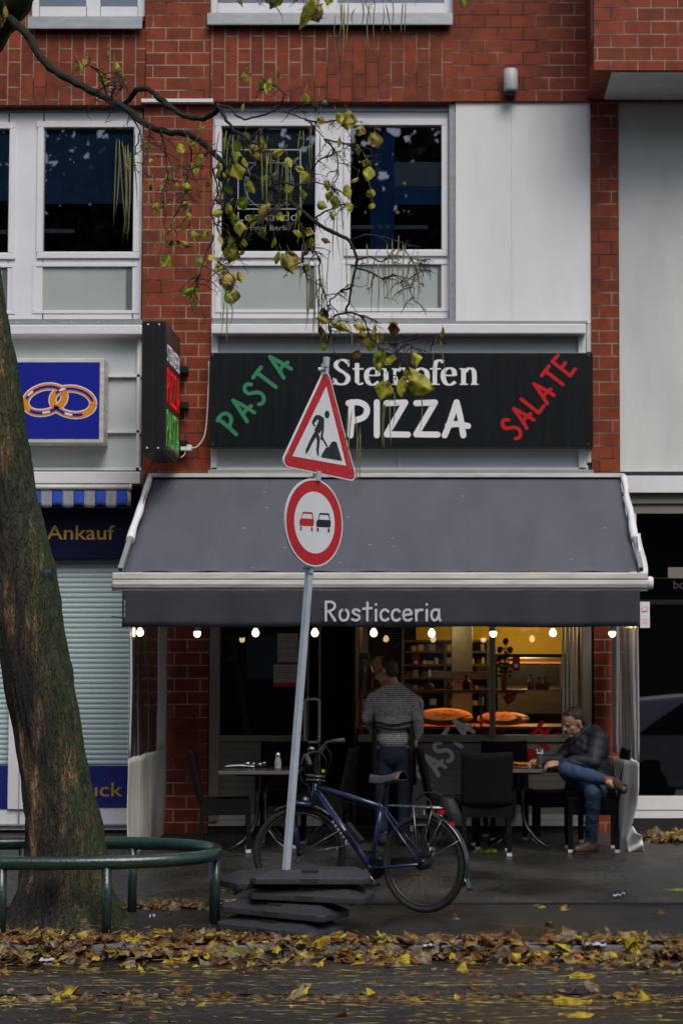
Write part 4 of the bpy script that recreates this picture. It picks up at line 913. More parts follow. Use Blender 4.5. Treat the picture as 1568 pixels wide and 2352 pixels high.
# jars, bottles, cans on the counter and shelf
def bottle(px, py, Y, h, r, m, label, grp='bottles and jars inside the shop window', nm='bottle'):
    c = at(px, py, Y); mb = MB(); mb.lathe([(0,0),(r,0),(r,h*.55),(r*.75,h*.66),(r*.32,h*.75),(r*.32,h),(0,h)], c, n=12)
    t = thing(nm, label, 'bottle', tuple(c), grp); obj('bottle_body', mb, m, t); mb = MB(); mb.lathe([(r*.4,h*.97),(r*.4,h*1.06),(0,h*1.06)], c, n=8); obj('bottle_cap', mb, M['dark'], t); return t
amber = mat('amber_glass', (.35,.13,.02), .15, var=.3); dkg = mat('dark_bottle', (.03,.03,.02), .2); palem = mat('pale_jar', (.35,.30,.22), .4)
spots = [(835,1583,'amber bottle at the left end of the upper shelf',amber,.26,.035),(850,1583,'orange-lit bottle left of the woman\'s head',amber,.30,.03),(1218,1585,'amber bottle on the shelf right of the rose vase',amber,.15,.035),(1236,1585,'glowing amber jar right of the rose vase',amber,.12,.04),(1252,1585,'short amber jar furthest right on the shelf',amber,.13,.035),(1070,1585,'dark squat bottle left of the thick glazing post',dkg,.14,.04),(1030,1585,'pale jar on the shelf above the pizzas',palem,.10,.045),(985,1584,'pale low jar on the shelf right of the woman',palem,.08,.05)]
for (px, py, lb, m, h, r) in spots: bottle(px, py, .78, h, r, m, lb)
bottle(1089,1686,.30,.09,.018,dkg,'small brown sauce bottle on the window ledge below the boards')
# red and white packet
t = board('carton', 'red and white printed carton on the window ledge by the thick post', 'carton', 1102,1669,1160,1688,.20,.30, M['red'], 0)
mb = MB(); mb.fb(1104,1670,1158,1674,.197,.1995); mb.fb(1104,1680,1158,1682,.197,.1995); obj('print', mb, M['greyletter'], t)
# rose vase
t = thing('rose_vase', 'dark roses in a slim glass vase on the shelf before the yellow wall', 'vase', tuple(at(1157,1585,.75)))
c = at(1157,1585,.75); mb = MB(); mb.lathe([(.0,0),(.03,0),(.028,.10),(.017,.17),(.02,.22)], c, n=14); obj('vase', mb, amber, t)
mb = MB(); fl = MB()
for k in range(7):
    a = k*1.3; top = c+Vector((.06*math.cos(a), .04*math.sin(a), .40+.10*math.sin(k*2.1)))
    mb.tube([c+Vector((0,0,.1)), c.lerp(top,.6)+Vector((0,0,.03)), top], .004, 5)
    for j in range(5): q = c.lerp(top, .45+.1*j); b_ = a+j*2; mb.add([q, q+Vector((.035*math.cos(b_),.02,.02)), q+Vector((.06*math.cos(b_),.0,-.005)), q+Vector((.03*math.cos(b_),-.02,-.01))], [(0,1,2,3)])
    if k < 4: fl.ball(top, .030, 8, sc=(1,1,1.2)); fl.ball(top+Vector((.008,-.01,.012)), .022, 8)
obj('stems', mb, mat('dark_stem', (.02,.035,.012), .6), t); obj('rose_blooms', fl, mat('dark_rose', (.16,.006,.010), .6, var=.4, vs=50), t)
# pizza slice carton hanging sign
t = thing('slice_carton', 'red and yellow checked slice carton hanging below the shelf', 'carton', tuple(at(1168,1605,.5)))
mb = MB(); P = [at(1153,1600,.5), at(1165,1620,.5), at(1183,1606,.5), at(1187,1583,.5), at(1172,1586,.5)]; mb.prism(P, (0,1,0), .03); obj('carton_body', mb, M['red'], t)
mb = MB()
for (x, y) in ((1160,1600),(1169,1593),(1168,1607),(1177,1600),(1181,1588)): q = at(x,y,.497); mb.add([q+Vector((.018,0,.004)), q+Vector((.004,0,.018)), q+Vector((-.018,0,-.004)), q+Vector((-.004,0,-.018))], [(0,1,2,3)])
obj('print', mb, M['orange'], t)
# reflection column, back shelves, oven
t = thing('extractor_column', 'pale steel extractor column behind the counter', 'extractor', tuple(at(1058,1640,2.2)))  # pale column built in place of a reflection in the shop glass
mb = MB(); p = at(1036,1400,2.2); q = at(1084,1400,2.2); mb.box(p.x,2.2,zc+.05,q.x,2.5,ZT); obj('duct', mb, mat('pale_steel', (.30,.31,.31), .4, metal=.3), t, bevel=.01)
mb = MB(); mb.box(p.x-.2,2.0,zc+.45,q.x+.2,2.55,zc+.52); mb.box(p.x-.19,1.99,zc+.46,q.x+.19,1.998,zc+.47); obj('hood', mb, steel, t)
t = thing('back_shelves', 'brown wall shelves stacked with tins and boxes at the back of the shop', 'shelves', tuple(at(980,1650,3.6)))
mb = MB()
for py in (1475,1500,1530,1560,1592): p = at(925,py,3.6); q = at(1120,py,3.6); mb.box(p.x,3.55,p.z,q.x,3.9,p.z+.025)
for px in (925,1022,1120): p = at(px,1470,3.6); q = at(px,1690,3.6); mb.box(p.x-.015,3.54,q.z,p.x+.015,3.9,p.z)
obj('shelf_boards', mb, mat('shelf_wood', (.07,.045,.02), .6), t)
cols_ = [M['gold'], palem, dkg, M['slat'], dkg, M['boardgrey']]; k = 0
for py in (1500,1530,1560,1592,1620):
    px = 930
    while px < 1112:
        w_ = rnd.uniform(7,16); p = at(px,py,3.6); q = at(px+w_,py,3.6); h = rnd.uniform(.05,.11)
        if rnd.random() < .8: mb = MB(); mb.box(p.x,3.58,p.z+.001,q.x,3.8,p.z+h); o = obj('storage_tin', mb, cols_[k % 6]); tag(recentre(o), 'small storage tin on the brown back shelves of the shop', 'tin', 'tins on the back shelves'); k += 1
        px += w_+rnd.uniform(1,6)
t = thing('pizza_oven', 'steel pizza oven with glowing trim against the back wall', 'oven', tuple(at(1200,1650,3.5)))
mb = MB(); p = at(1140,1500,3.5); q = at(1290,1640,3.5); mb.box(p.x,3.4,q.z,q.x,4.1,p.z-.05); obj('oven_body', mb, steel, t, bevel=.01)
mb = MB(); mb.box(p.x+.05,3.38,p.z-.35,q.x-.05,3.399,p.z-.15); obj('oven_door', mb, M['dark'], t); mb = MB(); mb.box(p.x+.0,3.37,p.z-.12,q.x,3.398,p.z-.10); obj('trim', mb, M['orange'], t)
# menu board stripes on the left interior wall behind the woman
t = board('menu_board', 'dark hanging menu board with faint lines above the doorway pane', 'board', 845,1400,925,1500,1.2,1.25, M['dark'], 0)
mb = MB()
for i in range(9): mb.fb(855,1448+i*6,855+50+(i*13) % 17,1449.6+i*6,1.197,1.1995)
obj('print', mb, M['slat'], t)
t = board('drink_fridge', 'narrow orange-lit fridge of drinks left of the woman', 'fridge', 826,1500,846,1672,1.0,1.4, M['dark'], 0)
mb = MB()
for i, c_ in enumerate(('orange','red','blue','orange','greyletter')): mb.fb(829,1515+i*30,843,1537+i*30,.99,.999, mi=i)
obj('bottles_on_shelves', mb, [M['orange'],M['red'],M['blue'],M['orange'],M['greyletter']], t)
# ================= street side =================
galv = mat('galvanised_steel', (.42,.46,.50), .42, metal=.35, var=.25, vs=7, stretch=(6,6,1), col2=(.55,.60,.64))
U3 = Vector((.594,.795,-.125)); V3 = Vector((.075,.10,.997)).normalized(); V3 = (V3-U3*U3.dot(V3)/U3.length_squared).normalized(); U3.normalize()
N3 = U3.cross(V3).normalized()
if N3.y > 0: N3 = -N3
YS = -5.26; Ccrop = (797,1900)
def crop(x, y): return ((800+x/1.7422)/1.7417, (1000+y/1.7422)/1.7417)
C0 = at(*crop(*Ccrop), YS)
# invert crop px -> sign plane metres
def sgn(x, y):
    px, py = crop(x, y); d = ray(px, py); t = (C0-CAM).dot(N3)/d.dot(N3); q = CAM+d*t-C0; return (q.dot(U3), q.dot(V3))
def shape(mb, pts, off, mi=0, crop_=True):
    P = [sgn(*p) for p in pts] if crop_ else pts
    mb.add([C0+U3*a+V3*b+N3*off for a, b in P], [list(range(len(P)))], mi)
reflect_red = mat('sign_red', (.50,.008,.014), .35, var=.1, vs=30); signw = mat('sign_white', (.68,.70,.72), .4, var=.06, vs=9, col2=(.76,.78,.80)); signk = mat('sign_black', (.012,.012,.016), .4)
scr = mat('scratched_metal', (.40,.36,.34), .6)
base = at(658,1986,-5.50)
t = thing('sign_pole', 'leaning grey steel pole standing in the stack of dark foot plates', 'pole', tuple(base))
top = C0 - N3*.075; dd = V3
# pole passes a little left of the sign centre line
top_end = at(747,836,-5.02)
mb = MB(); ax = (top_end-base).normalized(); sx = (U3-ax*U3.dot(ax)).normalized(); sy = ax.cross(sx)
mb.obox((base-ax*.1+top_end)/2, sx, sy, ax, .021, .021, ((top_end-base).length+.1)/2); obj('pole_tube', mb, galv, t, bevel=.005)
mb = MB()
for k in range(26):
    q = base+ax*(.25+k*.1); mb.lathe([(0,0),(.005,0),(.005,.0015)], q+sy*-.0215, ax=-sy, n=8)
# clamps where each sign is fixed
def clamp(px, py):
    t2 = thing('sign_clamp', 'x', 'clamp', (0,0,0), 'steel clamps holding the signs to the pole'); q = at(px, py, -5.24); t2.location = q
    mb = MB(); mb.obox(q-N3*.0+V3*0, U3, N3, V3, .018, .016, .036); obj('clip', mb, galv, t2, bevel=.004)
    e = base+ax*((q-base).dot(ax)); e2 = e-U3*.05
    mb = MB(); mb.tube([q, e, e2], .010, 6); mb.lathe([(0,0),(.014,0),(.014,.012),(0,.012)], e2, ax=-U3, n=8); obj('clamp_arm', mb, M['alu'], t2); return t2
clamp(749,832)['label'] = 'uppermost clamp, at the tip of the triangular sign'; clamp(730,1094)['label'] = 'clamp between the triangular and the round sign'; clamp(713,1306)['label'] = 'lowest clamp, at the foot of the round sign'
# triangle
t = thing('triangular_sign', 'scratched red bordered triangular sign with a black digging worker', 'sign', tuple(C0+V3*.55))
def rounded(pts, r=.03, k=6):
    out = []; n = len(pts)
    for i in range(n):
        a, b, c = Vector(pts[i-1]), Vector(pts[i]), Vector(pts[(i+1) % n]); u = (a-b).normalized(); v = (c-b).normalized(); h = math.acos(max(-1,min(1,u.dot(v))))/2; L_ = r/math.tan(h)
        p0 = b+u*L_; p1 = b+v*L_; m = b+(u+v).normalized()*(r/math.sin(h)); a0 = (p0-m); a1 = (p1-m)
        for j in range(k+1):
            w_ = (a0.lerp(a1, j/k)).normalized()*r; out.append(tuple(m+w_))
    return out
TRI = [sgn(884,800), sgn(556,1522-18), sgn(1098,1618)]
def inset(P, d):
    c = Vector((sum(p[0] for p in P)/3, sum(p[1] for p in P)/3)); r_in = .26*.95; k = 1-d/r_in
    return [tuple(c+(Vector(p)-c)*k) for p in P]
mb = MB(); P = rounded(TRI, .045); mb.prism([C0+U3*a+V3*b for a, b in P], -N3, .012); obj('plate', mb, signw, t)
mb = MB(); shape(mb, rounded(inset(TRI, .009), .038), .0012, crop_=False); obj('red_border', mb, reflect_red, t)
mb = MB(); shape(mb, [(878,950),(641,1437),(1016,1504)], .0026); obj('white_field', mb, signw, t)
mb = MB()
shape(mb, [(882+17*math.cos(a), 1147+27*math.sin(a)) for a in [k*math.pi/8 for k in range(16)]], .004)
for pg in ([(793,1162),(806,1150),(832,1152),(857,1168),(862,1180),(858,1225),(849,1250),(826,1281),(792,1258),(800,1240),(818,1205),(824,1188)],
           [(793,1162),(820,1176),(796,1202),(790,1218),(803,1217),(797,1232),(779,1212),(777,1195)],
           [(862,1178),(859,1262),(853,1292),(850,1325),(836,1322),(836,1296),(842,1270),(849,1225)],
           [(800,1262),(822,1284),(800,1310),(775,1352),(754,1396),(737,1422),(732,1402),(737,1382),(765,1320),(783,1285)],
           [(805,1300),(822,1284),(831,1315),(828,1360),(822,1400),(825,1438),(812,1424),(807,1395),(812,1330)],
           [(845,1310),(852,1306),(886,1366),(880,1374)],
           [(838,1442),(842,1432),(866,1390),(868,1382),(892,1372),(914,1338),(930,1334),(946,1340),(964,1400),(985,1468)]):
    shape(mb, pg, .004+.0003*len(mb.f))
obj('worker_symbol', mb, signk, t)
mb = MB(); rnd = random.Random(5)
for k in range(90):
    e = rnd.random(); i = rnd.choice([0,1,1,2,2,2]); a, b = Vector(inset(TRI,.03)[i]), Vector(inset(TRI,.03)[(i+1) % 3]); p = a.lerp(b, e); q = p+Vector((rnd.uniform(-.016,.016), rnd.uniform(-.016,.016)))
    ribbon(mb, [tuple(p), tuple(q)], rnd.uniform(.001,.0028), C0, U3, V3, N3, .0018+.0001*(k % 7), 0, caps=False)
obj('scratches', mb, scr, t)['kind'] = 'stuff'
mb = MB()
for k in range(40):
    p = Vector(sgn(rnd.uniform(700,960), rnd.uniform(1380,1470))) if k % 2 else Vector(sgn(rnd.uniform(800,930), rnd.uniform(1050,1300))); q = p+Vector((rnd.uniform(-.03,.03), rnd.uniform(-.02,.02)))
    ribbon(mb, [tuple(p), tuple(q)], .0012, C0, U3, V3, N3, .0062+.0001*(k % 7), 0, caps=False)
obj('fine_scratches', mb, mat('grey_scratch', (.25,.25,.26), .6), t)['kind'] = 'stuff'
# round sign
t = thing('round_sign', 'round red ringed sign with a red car and a black car side by side', 'sign', tuple(C0))
def circ(r, off, mb, mi=0, n=48): shape(mb, [(r*math.cos(2*math.pi*k/n), r*math.sin(2*math.pi*k/n)) for k in range(n)], off, mi, crop_=False)
mb = MB(); mb.prism([C0+U3*.302*math.cos(2*math.pi*k/48)+V3*.302*math.sin(2*math.pi*k/48) for k in range(48)], -N3, .012); obj('plate', mb, signw, t)
mb = MB(); circ(.290,.0012,mb); obj('red_ring', mb, reflect_red, t); mb = MB(); circ(.212,.0026,mb); obj('white_field', mb, signw, t)
def car_sym(dx, m, nm):
    mb = MB(); k = 0
    for pg in ([(691,1882),(703,1869),(712,1828),(716,1824),(776,1827),(779,1829),(781,1840),(722,1836),(716,1838),(707,1870),(784,1874),(792,1886),(790,1915),(784,1926),(694,1921),(690,1914)],
               [(779,1829),(789,1880),(783,1876),(774,1838)], [(694,1927),(706,1928),(706,1955),(695,1954)], [(769,1932),(782,1933),(782,1960),(770,1959)]):
        shape(mb, [(x+dx, y+dx*.072) for x, y in pg], .004+.0003*k); k += 1
    obj(nm, mb, m, t)
car_sym(0, reflect_red, 'red_car_symbol'); car_sym(117, signk, 'black_car_symbol')
mb = MB()
for k in range(26):
    a = rnd.uniform(0,6.28); p = Vector((math.cos(a), math.sin(a)))*rnd.uniform(.22,.30); q = p+Vector((rnd.uniform(-.014,.014), rnd.uniform(-.014,.014))); ribbon(mb, [tuple(p), tuple(q)], .0014, C0, U3, V3, N3, .0018+.0001*(k % 7), 0, caps=False)
obj('scratches', mb, scr, t)['kind'] = 'stuff'
# ---- foot plates ----
rub = mat('dark_recycled_rubber', (.022,.024,.030), .55, var=.25, vs=12, bump=.5, bs=90, col2=(.034,.036,.043))
def plate(loc, yaw, tilt, roll, label):
    t = thing('foot_plate', label, 'foot plate', (0,0,0), 'dark rubber foot plates stacked round the sign pole')
    w_, d, h = .395, .205, .105
    mb = MB(); 
    def ringv(a, b, z): return [(-a+.04,-b,z),(a-.04,-b,z),(a,-b+.04,z),(a,b-.04,z),(a-.04,b,z),(-a+.04,b,z),(-a,b-.04,z),(-a,-b+.04,z)]
    vs = ringv(w_,d,0)+ringv(w_,d,.042)+ringv(w_-.095,d-.075,.088)+ringv(w_-.10,d-.08,.090)
    fs = [list(range(7,-1,-1)), list(range(24,32))]+[(k*8+i, k*8+(i+1) % 8, (k+1)*8+(i+1) % 8, (k+1)*8+i) for k in range(3) for i in range(8)]
    mb.add(vs, fs); obj('plate_body', mb, rub, t, bevel=.008)
    mb = MB()
    for (x0,x1,z0,y0,y1) in ((-.055,.055,.002,-d-.002,-d+.05),):
        mb.box(x0,y0,z0,x1,y1,.037)
    mb.box(-.055,-.158,.070,.055,-.10,.0885+.001); mb.box(-.055,.10,.07,.055,.158,.0895); mb.box(-w_+.10,-.03,.08,-w_+.16,.03,.0895); mb.box(w_-.16,-.03,.08,w_-.10,.03,.0895)
    obj('slot', mb, M['dark'], t)
    mb = MB(); mb.box(-.20,-.06,.0882,.20,-.052,.092); mb.box(-.20,.052,.0882,.20,.06,.092); mb.box(-.04,-.035,.0882,.04,.035,.0915); obj('socket_rim', mb, rub, t)
    t.location = loc; t.rotation_euler = (R(tilt), R(roll), R(yaw)); return t
gb = gz(-5.5)
def PL(px, Y, z): return (at(px, 2050, Y).x, Y, gb+z)
plate(PL(645,-5.45,.0), -28, 1, 2.0, 'lowest dark foot plate of the stack, half sunk in leaves')
plate(PL(655,-5.42,.105), -25, 0, 2.0, 'second dark foot plate from the ground, turned askew')
plate(PL(716,-5.40,.205), -9, 0, 1.5, 'third dark foot plate from the ground, reaching furthest right')
plate(PL(714,-5.40,.315), 1, -1, .3, 'topmost dark foot plate, the pole standing in it')
plate(PL(640,-4.98,.265), 32, 0, -2, 'dark foot plate jutting out behind the left side of the stack')
# crumpled can behind the stack
q = at(545,2042,-5.2); t = tag(obj('drink_can', MB().lathe([(0,-.04),(.028,-.035),(.030,-.01),(.022,.0),(.030,.015),(.027,.04),(0,.042)], q, ax=(.8,-.1,.45), n=12), mat('red_white_can', (.50,.02,.03), .3, metal=.3, vs=18, col2=(.45,.52,.60), detail=1)), 'crumpled red and silver drink can lodged on the left of the foot plates', 'can'); recentre(t)
# ---- green tree guard ----
gm = mat('green_painted_steel', (.007,.026,.021), .3, var=.4, vs=9, col2=(.020,.050,.040), bump=.3, bs=60, coat=.5)
t = thing('tree_guard', 'round dark green tube railing on posts around the tree trunk', 'railing', tuple(gp(-2.57,-5.12)))
cx, cy, ra, rb_ = -2.62, -5.12, 1.09, .545
def se(a, e=2.35):
    c, s_ = math.cos(a), math.sin(a); return Vector((cx+ra*abs(c)**(2/e)*(1 if c > 0 else -1), cy+rb_*abs(s_)**(2/e)*(1 if s_ > 0 else -1), 0))
P = []
for k in range(72): q = se(2*math.pi*k/72); q.z = gz(q.y)+.47; P.append(q)
mb = MB(); mb.tube(P, .046, 14, closed=True); obj('top_rail', mb, gm, t)
for (px, py) in ((439,2119),(465,2108),(326,2082),(257,2141),(10,2143),(-120,2100),(60,2080)):
    g = gnd(px, py); d = Vector((g.x-cx, g.y-cy, 0)); 
    # snap on to the rail
    best = min(P, key=lambda q: abs(q.x-g.x)+3*abs(q.y-g.y)); mb = MB(); mb.tube([(best.x, best.y, gz(best.y)-.03), (best.x, best.y, best.z)], .033, 12); obj('post', mb, gm, t)
# ---- tree ----
T = thing('tree', 'leaning rough barked street tree with mossy side, branch and hanging pods', 'tree', tuple(gp(-2.5,-5.12)))
bark = bpy.data.materials.new('mossy_bark'); bark.use_nodes = True; nt = bark.node_tree; b = nt.nodes['Principled BSDF']; L = nt.links.new
tc = _n(nt,'ShaderNodeTexCoord'); mp = _n(nt,'ShaderNodeMapping'); mp.inputs['Scale'].default_value = (9,9,2.0); L(tc.outputs['Object'], mp.inputs[0])
vo = _n(nt,'ShaderNodeTexVoronoi', feature='DISTANCE_TO_EDGE'); vo.inputs['Scale'].default_value = 4.6; 
wn = _n(nt,'ShaderNodeTexNoise'); wn.inputs['Scale'].default_value = 2.2; wn.inputs['Detail'].default_value = 4; L(mp.outputs[0], wn.inputs['Vector'])
wm_ = _n(nt,'ShaderNodeMix', data_type='VECTOR'); wm_.inputs[0].default_value = .35; L(mp.outputs[0], wm_.inputs[4]); L(wn.outputs['Color'], wm_.inputs[5]); 
va_ = _n(nt,'ShaderNodeVectorMath', operation='ADD'); L(mp.outputs[0], va_.inputs[0]); L(wn.outputs['Color'], va_.inputs[1]); L(va_.outputs[0], vo.inputs['Vector'])
ns = _n(nt,'ShaderNodeTexNoise'); ns.inputs['Scale'].default_value = .75; ns.inputs['Detail'].default_value = 9; ns.inputs['Roughness'].default_value = .7; L(mp.outputs[0], ns.inputs['Vector'])
cr = _n(nt,'ShaderNodeValToRGB'); e = cr.color_ramp.elements; e[0].position = .40; e[0].color = (.012,.009,.007,1); e[1].position = .67; e[1].color = (.46,.26,.11,1)
e2 = cr.color_ramp.elements.new(.50); e2.color = (.036,.027,.018,1); e3 = cr.color_ramp.elements.new(.57); e3.color = (.10,.064,.034,1); L(ns.outputs[0], cr.inputs[0])
edge = _n(nt,'ShaderNodeMapRange'); edge.inputs[2].default_value = .09; edge.inputs[3].default_value = .62; edge.inputs[4].default_value = 1; L(vo.outputs['Distance'], edge.inputs[0])
mul = _n(nt,'ShaderNodeMix', data_type='RGBA', blend_type='MULTIPLY'); mul.inputs[0].default_value = 1; L(cr.outputs[0], mul.inputs[6]); L(edge.outputs[0], mul.inputs[7])
ge = _n(nt,'ShaderNodeAttribute'); ge.attribute_name = 'moss'
n4 = _n(nt,'ShaderNodeTexNoise'); n4.inputs['Scale'].default_value = 16; n4.inputs['Detail'].default_value = 6; L(tc.outputs['Object'], n4.inputs['Vector'])
ad = _n(nt,'ShaderNodeMath', operation='MULTIPLY'); L(ge.outputs['Fac'], ad.inputs[0]); mr = _n(nt,'ShaderNodeMapRange'); mr.inputs[1].default_value = .34; mr.inputs[2].default_value = .54; L(n4.outputs[0], mr.inputs[0]); L(mr.outputs[0], ad.inputs[1])
mg = _n(nt,'ShaderNodeMix', data_type='RGBA'); L(ad.outputs[0], mg.inputs[0]); L(mul.outputs[2], mg.inputs[6]); mg.inputs[7].default_value = (.034,.060,.012,1); L(mg.outputs[2], b.inputs['Base Color']); b.inputs['Roughness'].default_value = .75
bp = _n(nt,'ShaderNodeBump'); bp.inputs['Strength'].default_value = 1; bp.inputs['Distance'].default_value = .03; hs = _n(nt,'ShaderNodeMath', operation='ADD'); L(edge.outputs[0], hs.inputs[0]); L(ns.outputs[0], hs.inputs[1]); L(hs.outputs[0], bp.inputs['Height']); L(bp.outputs[0], b.inputs['Normal'])
# outline of the trunk in the photograph gives axis and width at each height
prof = [(2135,20,262),(2100,30,254),(2050,45,248),(2000,58,243),(1950,62,237),(1890,60,231),(1800,52,208),(1700,38,193),(1600,18,175),(1500,0,154),(1400,-18,138),(1300,-36,124),(1200,-56,99),(1100,-74,76),(1000,-92,62),(860,-118,40),(660,-150,2),(400,-180,-30),(100,-185,-40),(-200,-190,-45)]
rows = []; NS = 96
for i in range(len(prof)-1):
    a, b_ = prof[i], prof[i+1]; k = max(2, int((a[0]-b_[0])/6))
    for j in range(k): f = j/k; rows.append(tuple(a[q]*(1-f)+b_[q]*f for q in range(3)))
rows.append(prof[-1]); mb = MB(); vs = []; moss = []
for (py, l, r) in rows:
    hgt = (2135-py)/338.; Yt = -5.16-.05*hgt; c = at((l+r)/2, py, Yt); rad = (r-l)/2/4293*(18+Yt)
    if py > 2000: c.z = max(c.z, gz(Yt)-.05)
    for k in range(NS):
        a = 2*math.pi*k/NS; ca, sa = math.cos(a), math.sin(a)
        n1 = noise.fractal(Vector((ca*2.5, sa*2.5, c.z*1.3)), 1.0, 2.0, 4)*.045 + noise.fractal(Vector((ca*9, sa*9, c.z*3.2)), .9, 2.1, 4)*.03
        rg = abs(noise.noise(Vector((ca*11, sa*11, c.z*2.2+5))))
        fl_ = 0
        if hgt < .45: fl_ = (.45-hgt)**2*.75*(.55+.45*math.sin(a*5+1))
        rr = rad*(1+n1*1.4)+.034*(rg-.25)+fl_
        vs.append(c+Vector((ca*rr, sa*rr*.95, 0))); moss.append(max(0, min(1, (ca*.9-sa*.25-.30)*1.5)))
nr = len(rows); mb.add(vs, [(i*NS+k, i*NS+(k+1) % NS, (i+1)*NS+(k+1) % NS, (i+1)*NS+k) for i in range(nr-1) for k in range(NS)], 0, True)
tk = obj('trunk', mb, bark, T); at_ = tk.data.attributes.new('moss', 'FLOAT', 'POINT'); at_.data.foreach_set('value', moss)
mb = MB(); q = at(113,1311,-5.42); mb.box(q.x-.025,q.y-.02,q.z-.012,q.x+.014,q.y-.015,q.z+.010); obj('tag', mb, mat('blue_tag', (.01,.10,.25), .5), T)
brk = mat('dark_wet_bark', (.012,.013,.009), .75, spec=.25, var=.4, vs=20, col2=(.022,.032,.013), bump=.8, bs=90); twk = mat('twig_bark', (.018,.010,.012), .7, var=.3)
def br(pts, Y0, Y1, r0, r1, m=brk, jit=.012, name='branch', wob=1.0, seg=5):
    S = smooth(pts, seg); n = len(S); P = []; RR = []
    for i, (x, y) in enumerate(S):
        f = i/(n-1); Yq = Y0+(Y1-Y0)*f; p = at(x, y, Yq); p += Vector((noise.noise(Vector((x*.06,y*.06,r0*90))), noise.noise(Vector((x*.05,y*.05,7))), noise.noise(Vector((y*.06,x*.06,3)))))*jit; P.append(p)
        RR.append((r0+(r1-r0)*f**.8)*(1+.22*noise.noise(Vector((x*.04, y*.04, 9.1)))))
    mb = MB(); mb.tube(P, RR, 8); return obj(name, mb, m, T), P
br([(-150,260),(-60,150),(0,60),(38,0),(80,-80)], -5.4, -5.9, .10, .10, name='limb')
_, mainP = br([(20,40),(45,62),(75,98),(100,140),(150,178),(215,210),(255,232),(290,250),(330,282),(370,300),(410,306),(450,318),(485,345),(520,378),(570,400),(620,430),(655,456),(680,474),(715,502),(745,525),(775,538),(800,552)], -5.8, -7.4, .030, .010)
br([(280,242),(300,225),(312,207),(330,203),(350,212),(375,232),(395,250),(430,268),(465,272),(495,258),(503,240)], -6.2, -6.9, .018, .016)
br([(500,242),(512,262),(525,285),(545,305),(575,325),(600,345),(620,400)], -6.9, -7.2, .012, .006)
br([(503,240),(530,250),(560,275),(600,265),(640,250),(655,258),(690,270),(720,290),(745,320)], -6.9, -7.3, .008, .003, twk)
main2 = [(800,552),(818,590),(815,625),(806,660),(800,700),(795,718)]
br(main2, -7.4, -7.3, .010, .006, twk)
TW = [[(795,718),(770,725),(755,745),(762,775),(768,810)],[(795,718),(820,722),(838,738),(848,770),(880,805),(905,815)],[(880,790),(920,785),(960,775),(985,770),(1010,768)],[(815,615),(850,625),(880,640),(910,632),(935,650),(950,690)],[(818,595),(850,590),(875,600),(905,575),(925,572)],
 [(806,660),(780,670),(760,690),(750,720)],[(680,474),(690,520),(700,560),(695,600),(710,650)],[(655,456),(630,480),(600,500),(580,530)],[(620,430),(650,420),(690,424),(720,418),(760,430),(790,445)],[(720,505),(760,480),(790,470),(820,475)],
 [(480,340),(490,390),(500,440),(485,480),(492,520)],[(370,300),(380,350),(385,400),(375,440),(380,490)],[(430,310),(440,360),(430,400),(425,440),(440,480)],[(345,290),(340,340),(335,400)],[(250,228),(238,190),(225,165),(205,150)],[(255,232),(262,200),(270,175)],
 [(290,250),(320,300),(310,350),(305,380)],[(640,250),(650,215),(630,195),(600,190)],[(655,258),(690,240),(720,238),(745,240)],[(700,275),(740,280),(790,275),(800,290)],[(745,320),(770,350),(775,400),(760,440)],[(745,320),(790,330),(830,345),(845,380)],
 [(520,378),(505,420),(510,470),(500,520),(515,560),(505,600)],[(500,600),(520,620),(540,640)],[(490,540),(470,600),(455,640),(440,680)],[(600,500),(560,520),(545,560),(550,600)],[(800,552),(840,540),(880,545),(920,560),(940,590),(975,600)],[(700,560),(730,590),(735,640),(750,690)],
 [(560,-40),(590,-10),(640,-15),(700,-20)],[(690,-60),(705,-20),(720,10),(715,30)],[(760,-60),(790,-20),(860,-10),(930,-30)],[(905,815),(935,790),(950,800)],[(850,770),(870,800),(880,830),(900,870)],[(580,400),(600,370),(590,330),(610,290)],[(540,385),(560,350),(545,300)],[(770,350),(730,370),(700,410)],
 [(940,590),(955,620),(945,660)],[(620,400),(640,440),(625,480)],[(385,400),(410,430),(420,460),(400,500),(395,540)],[(480,345),(440,390),(415,380)]]
rnd = random.Random(21); mb = MB()
def twig(P, Y, r0=.0045, lvl=0):
    S = smooth(P, 4); pts = []
    for i, (x, y) in enumerate(S):
        j = rnd.uniform(-2.5,2.5) if 0 < i < len(S)-1 else 0; pts.append(at(x+j, y+j*.6, Y+.15*noise.noise(Vector((x*.02, y*.02, Y)))))
    mb.tube(pts, [r0*(1-.65*i/len(pts)) for i in range(len(pts))], 5)
    if lvl < 2:
        for _ in range(9 if lvl == 0 else 3):
            i = rnd.randrange(1, len(S)); x, y = S[i]; a = rnd.uniform(-.9, 2.9); ln = rnd.uniform(14, 55) if lvl == 0 else rnd.uniform(6,20)
            Q = [(x,y),(x+ln*.5*math.cos(a)+rnd.uniform(-5,5), y+ln*.5*math.sin(a)),(x+ln*math.cos(a), y+ln*math.sin(a)+ln*.25)]; twig(Q, Y, r0*.55, lvl+1)
for P in TW: twig(P, -7.0+.4*rnd.uniform(-1,1), .0066)
obj('twigs', mb, twk, T)
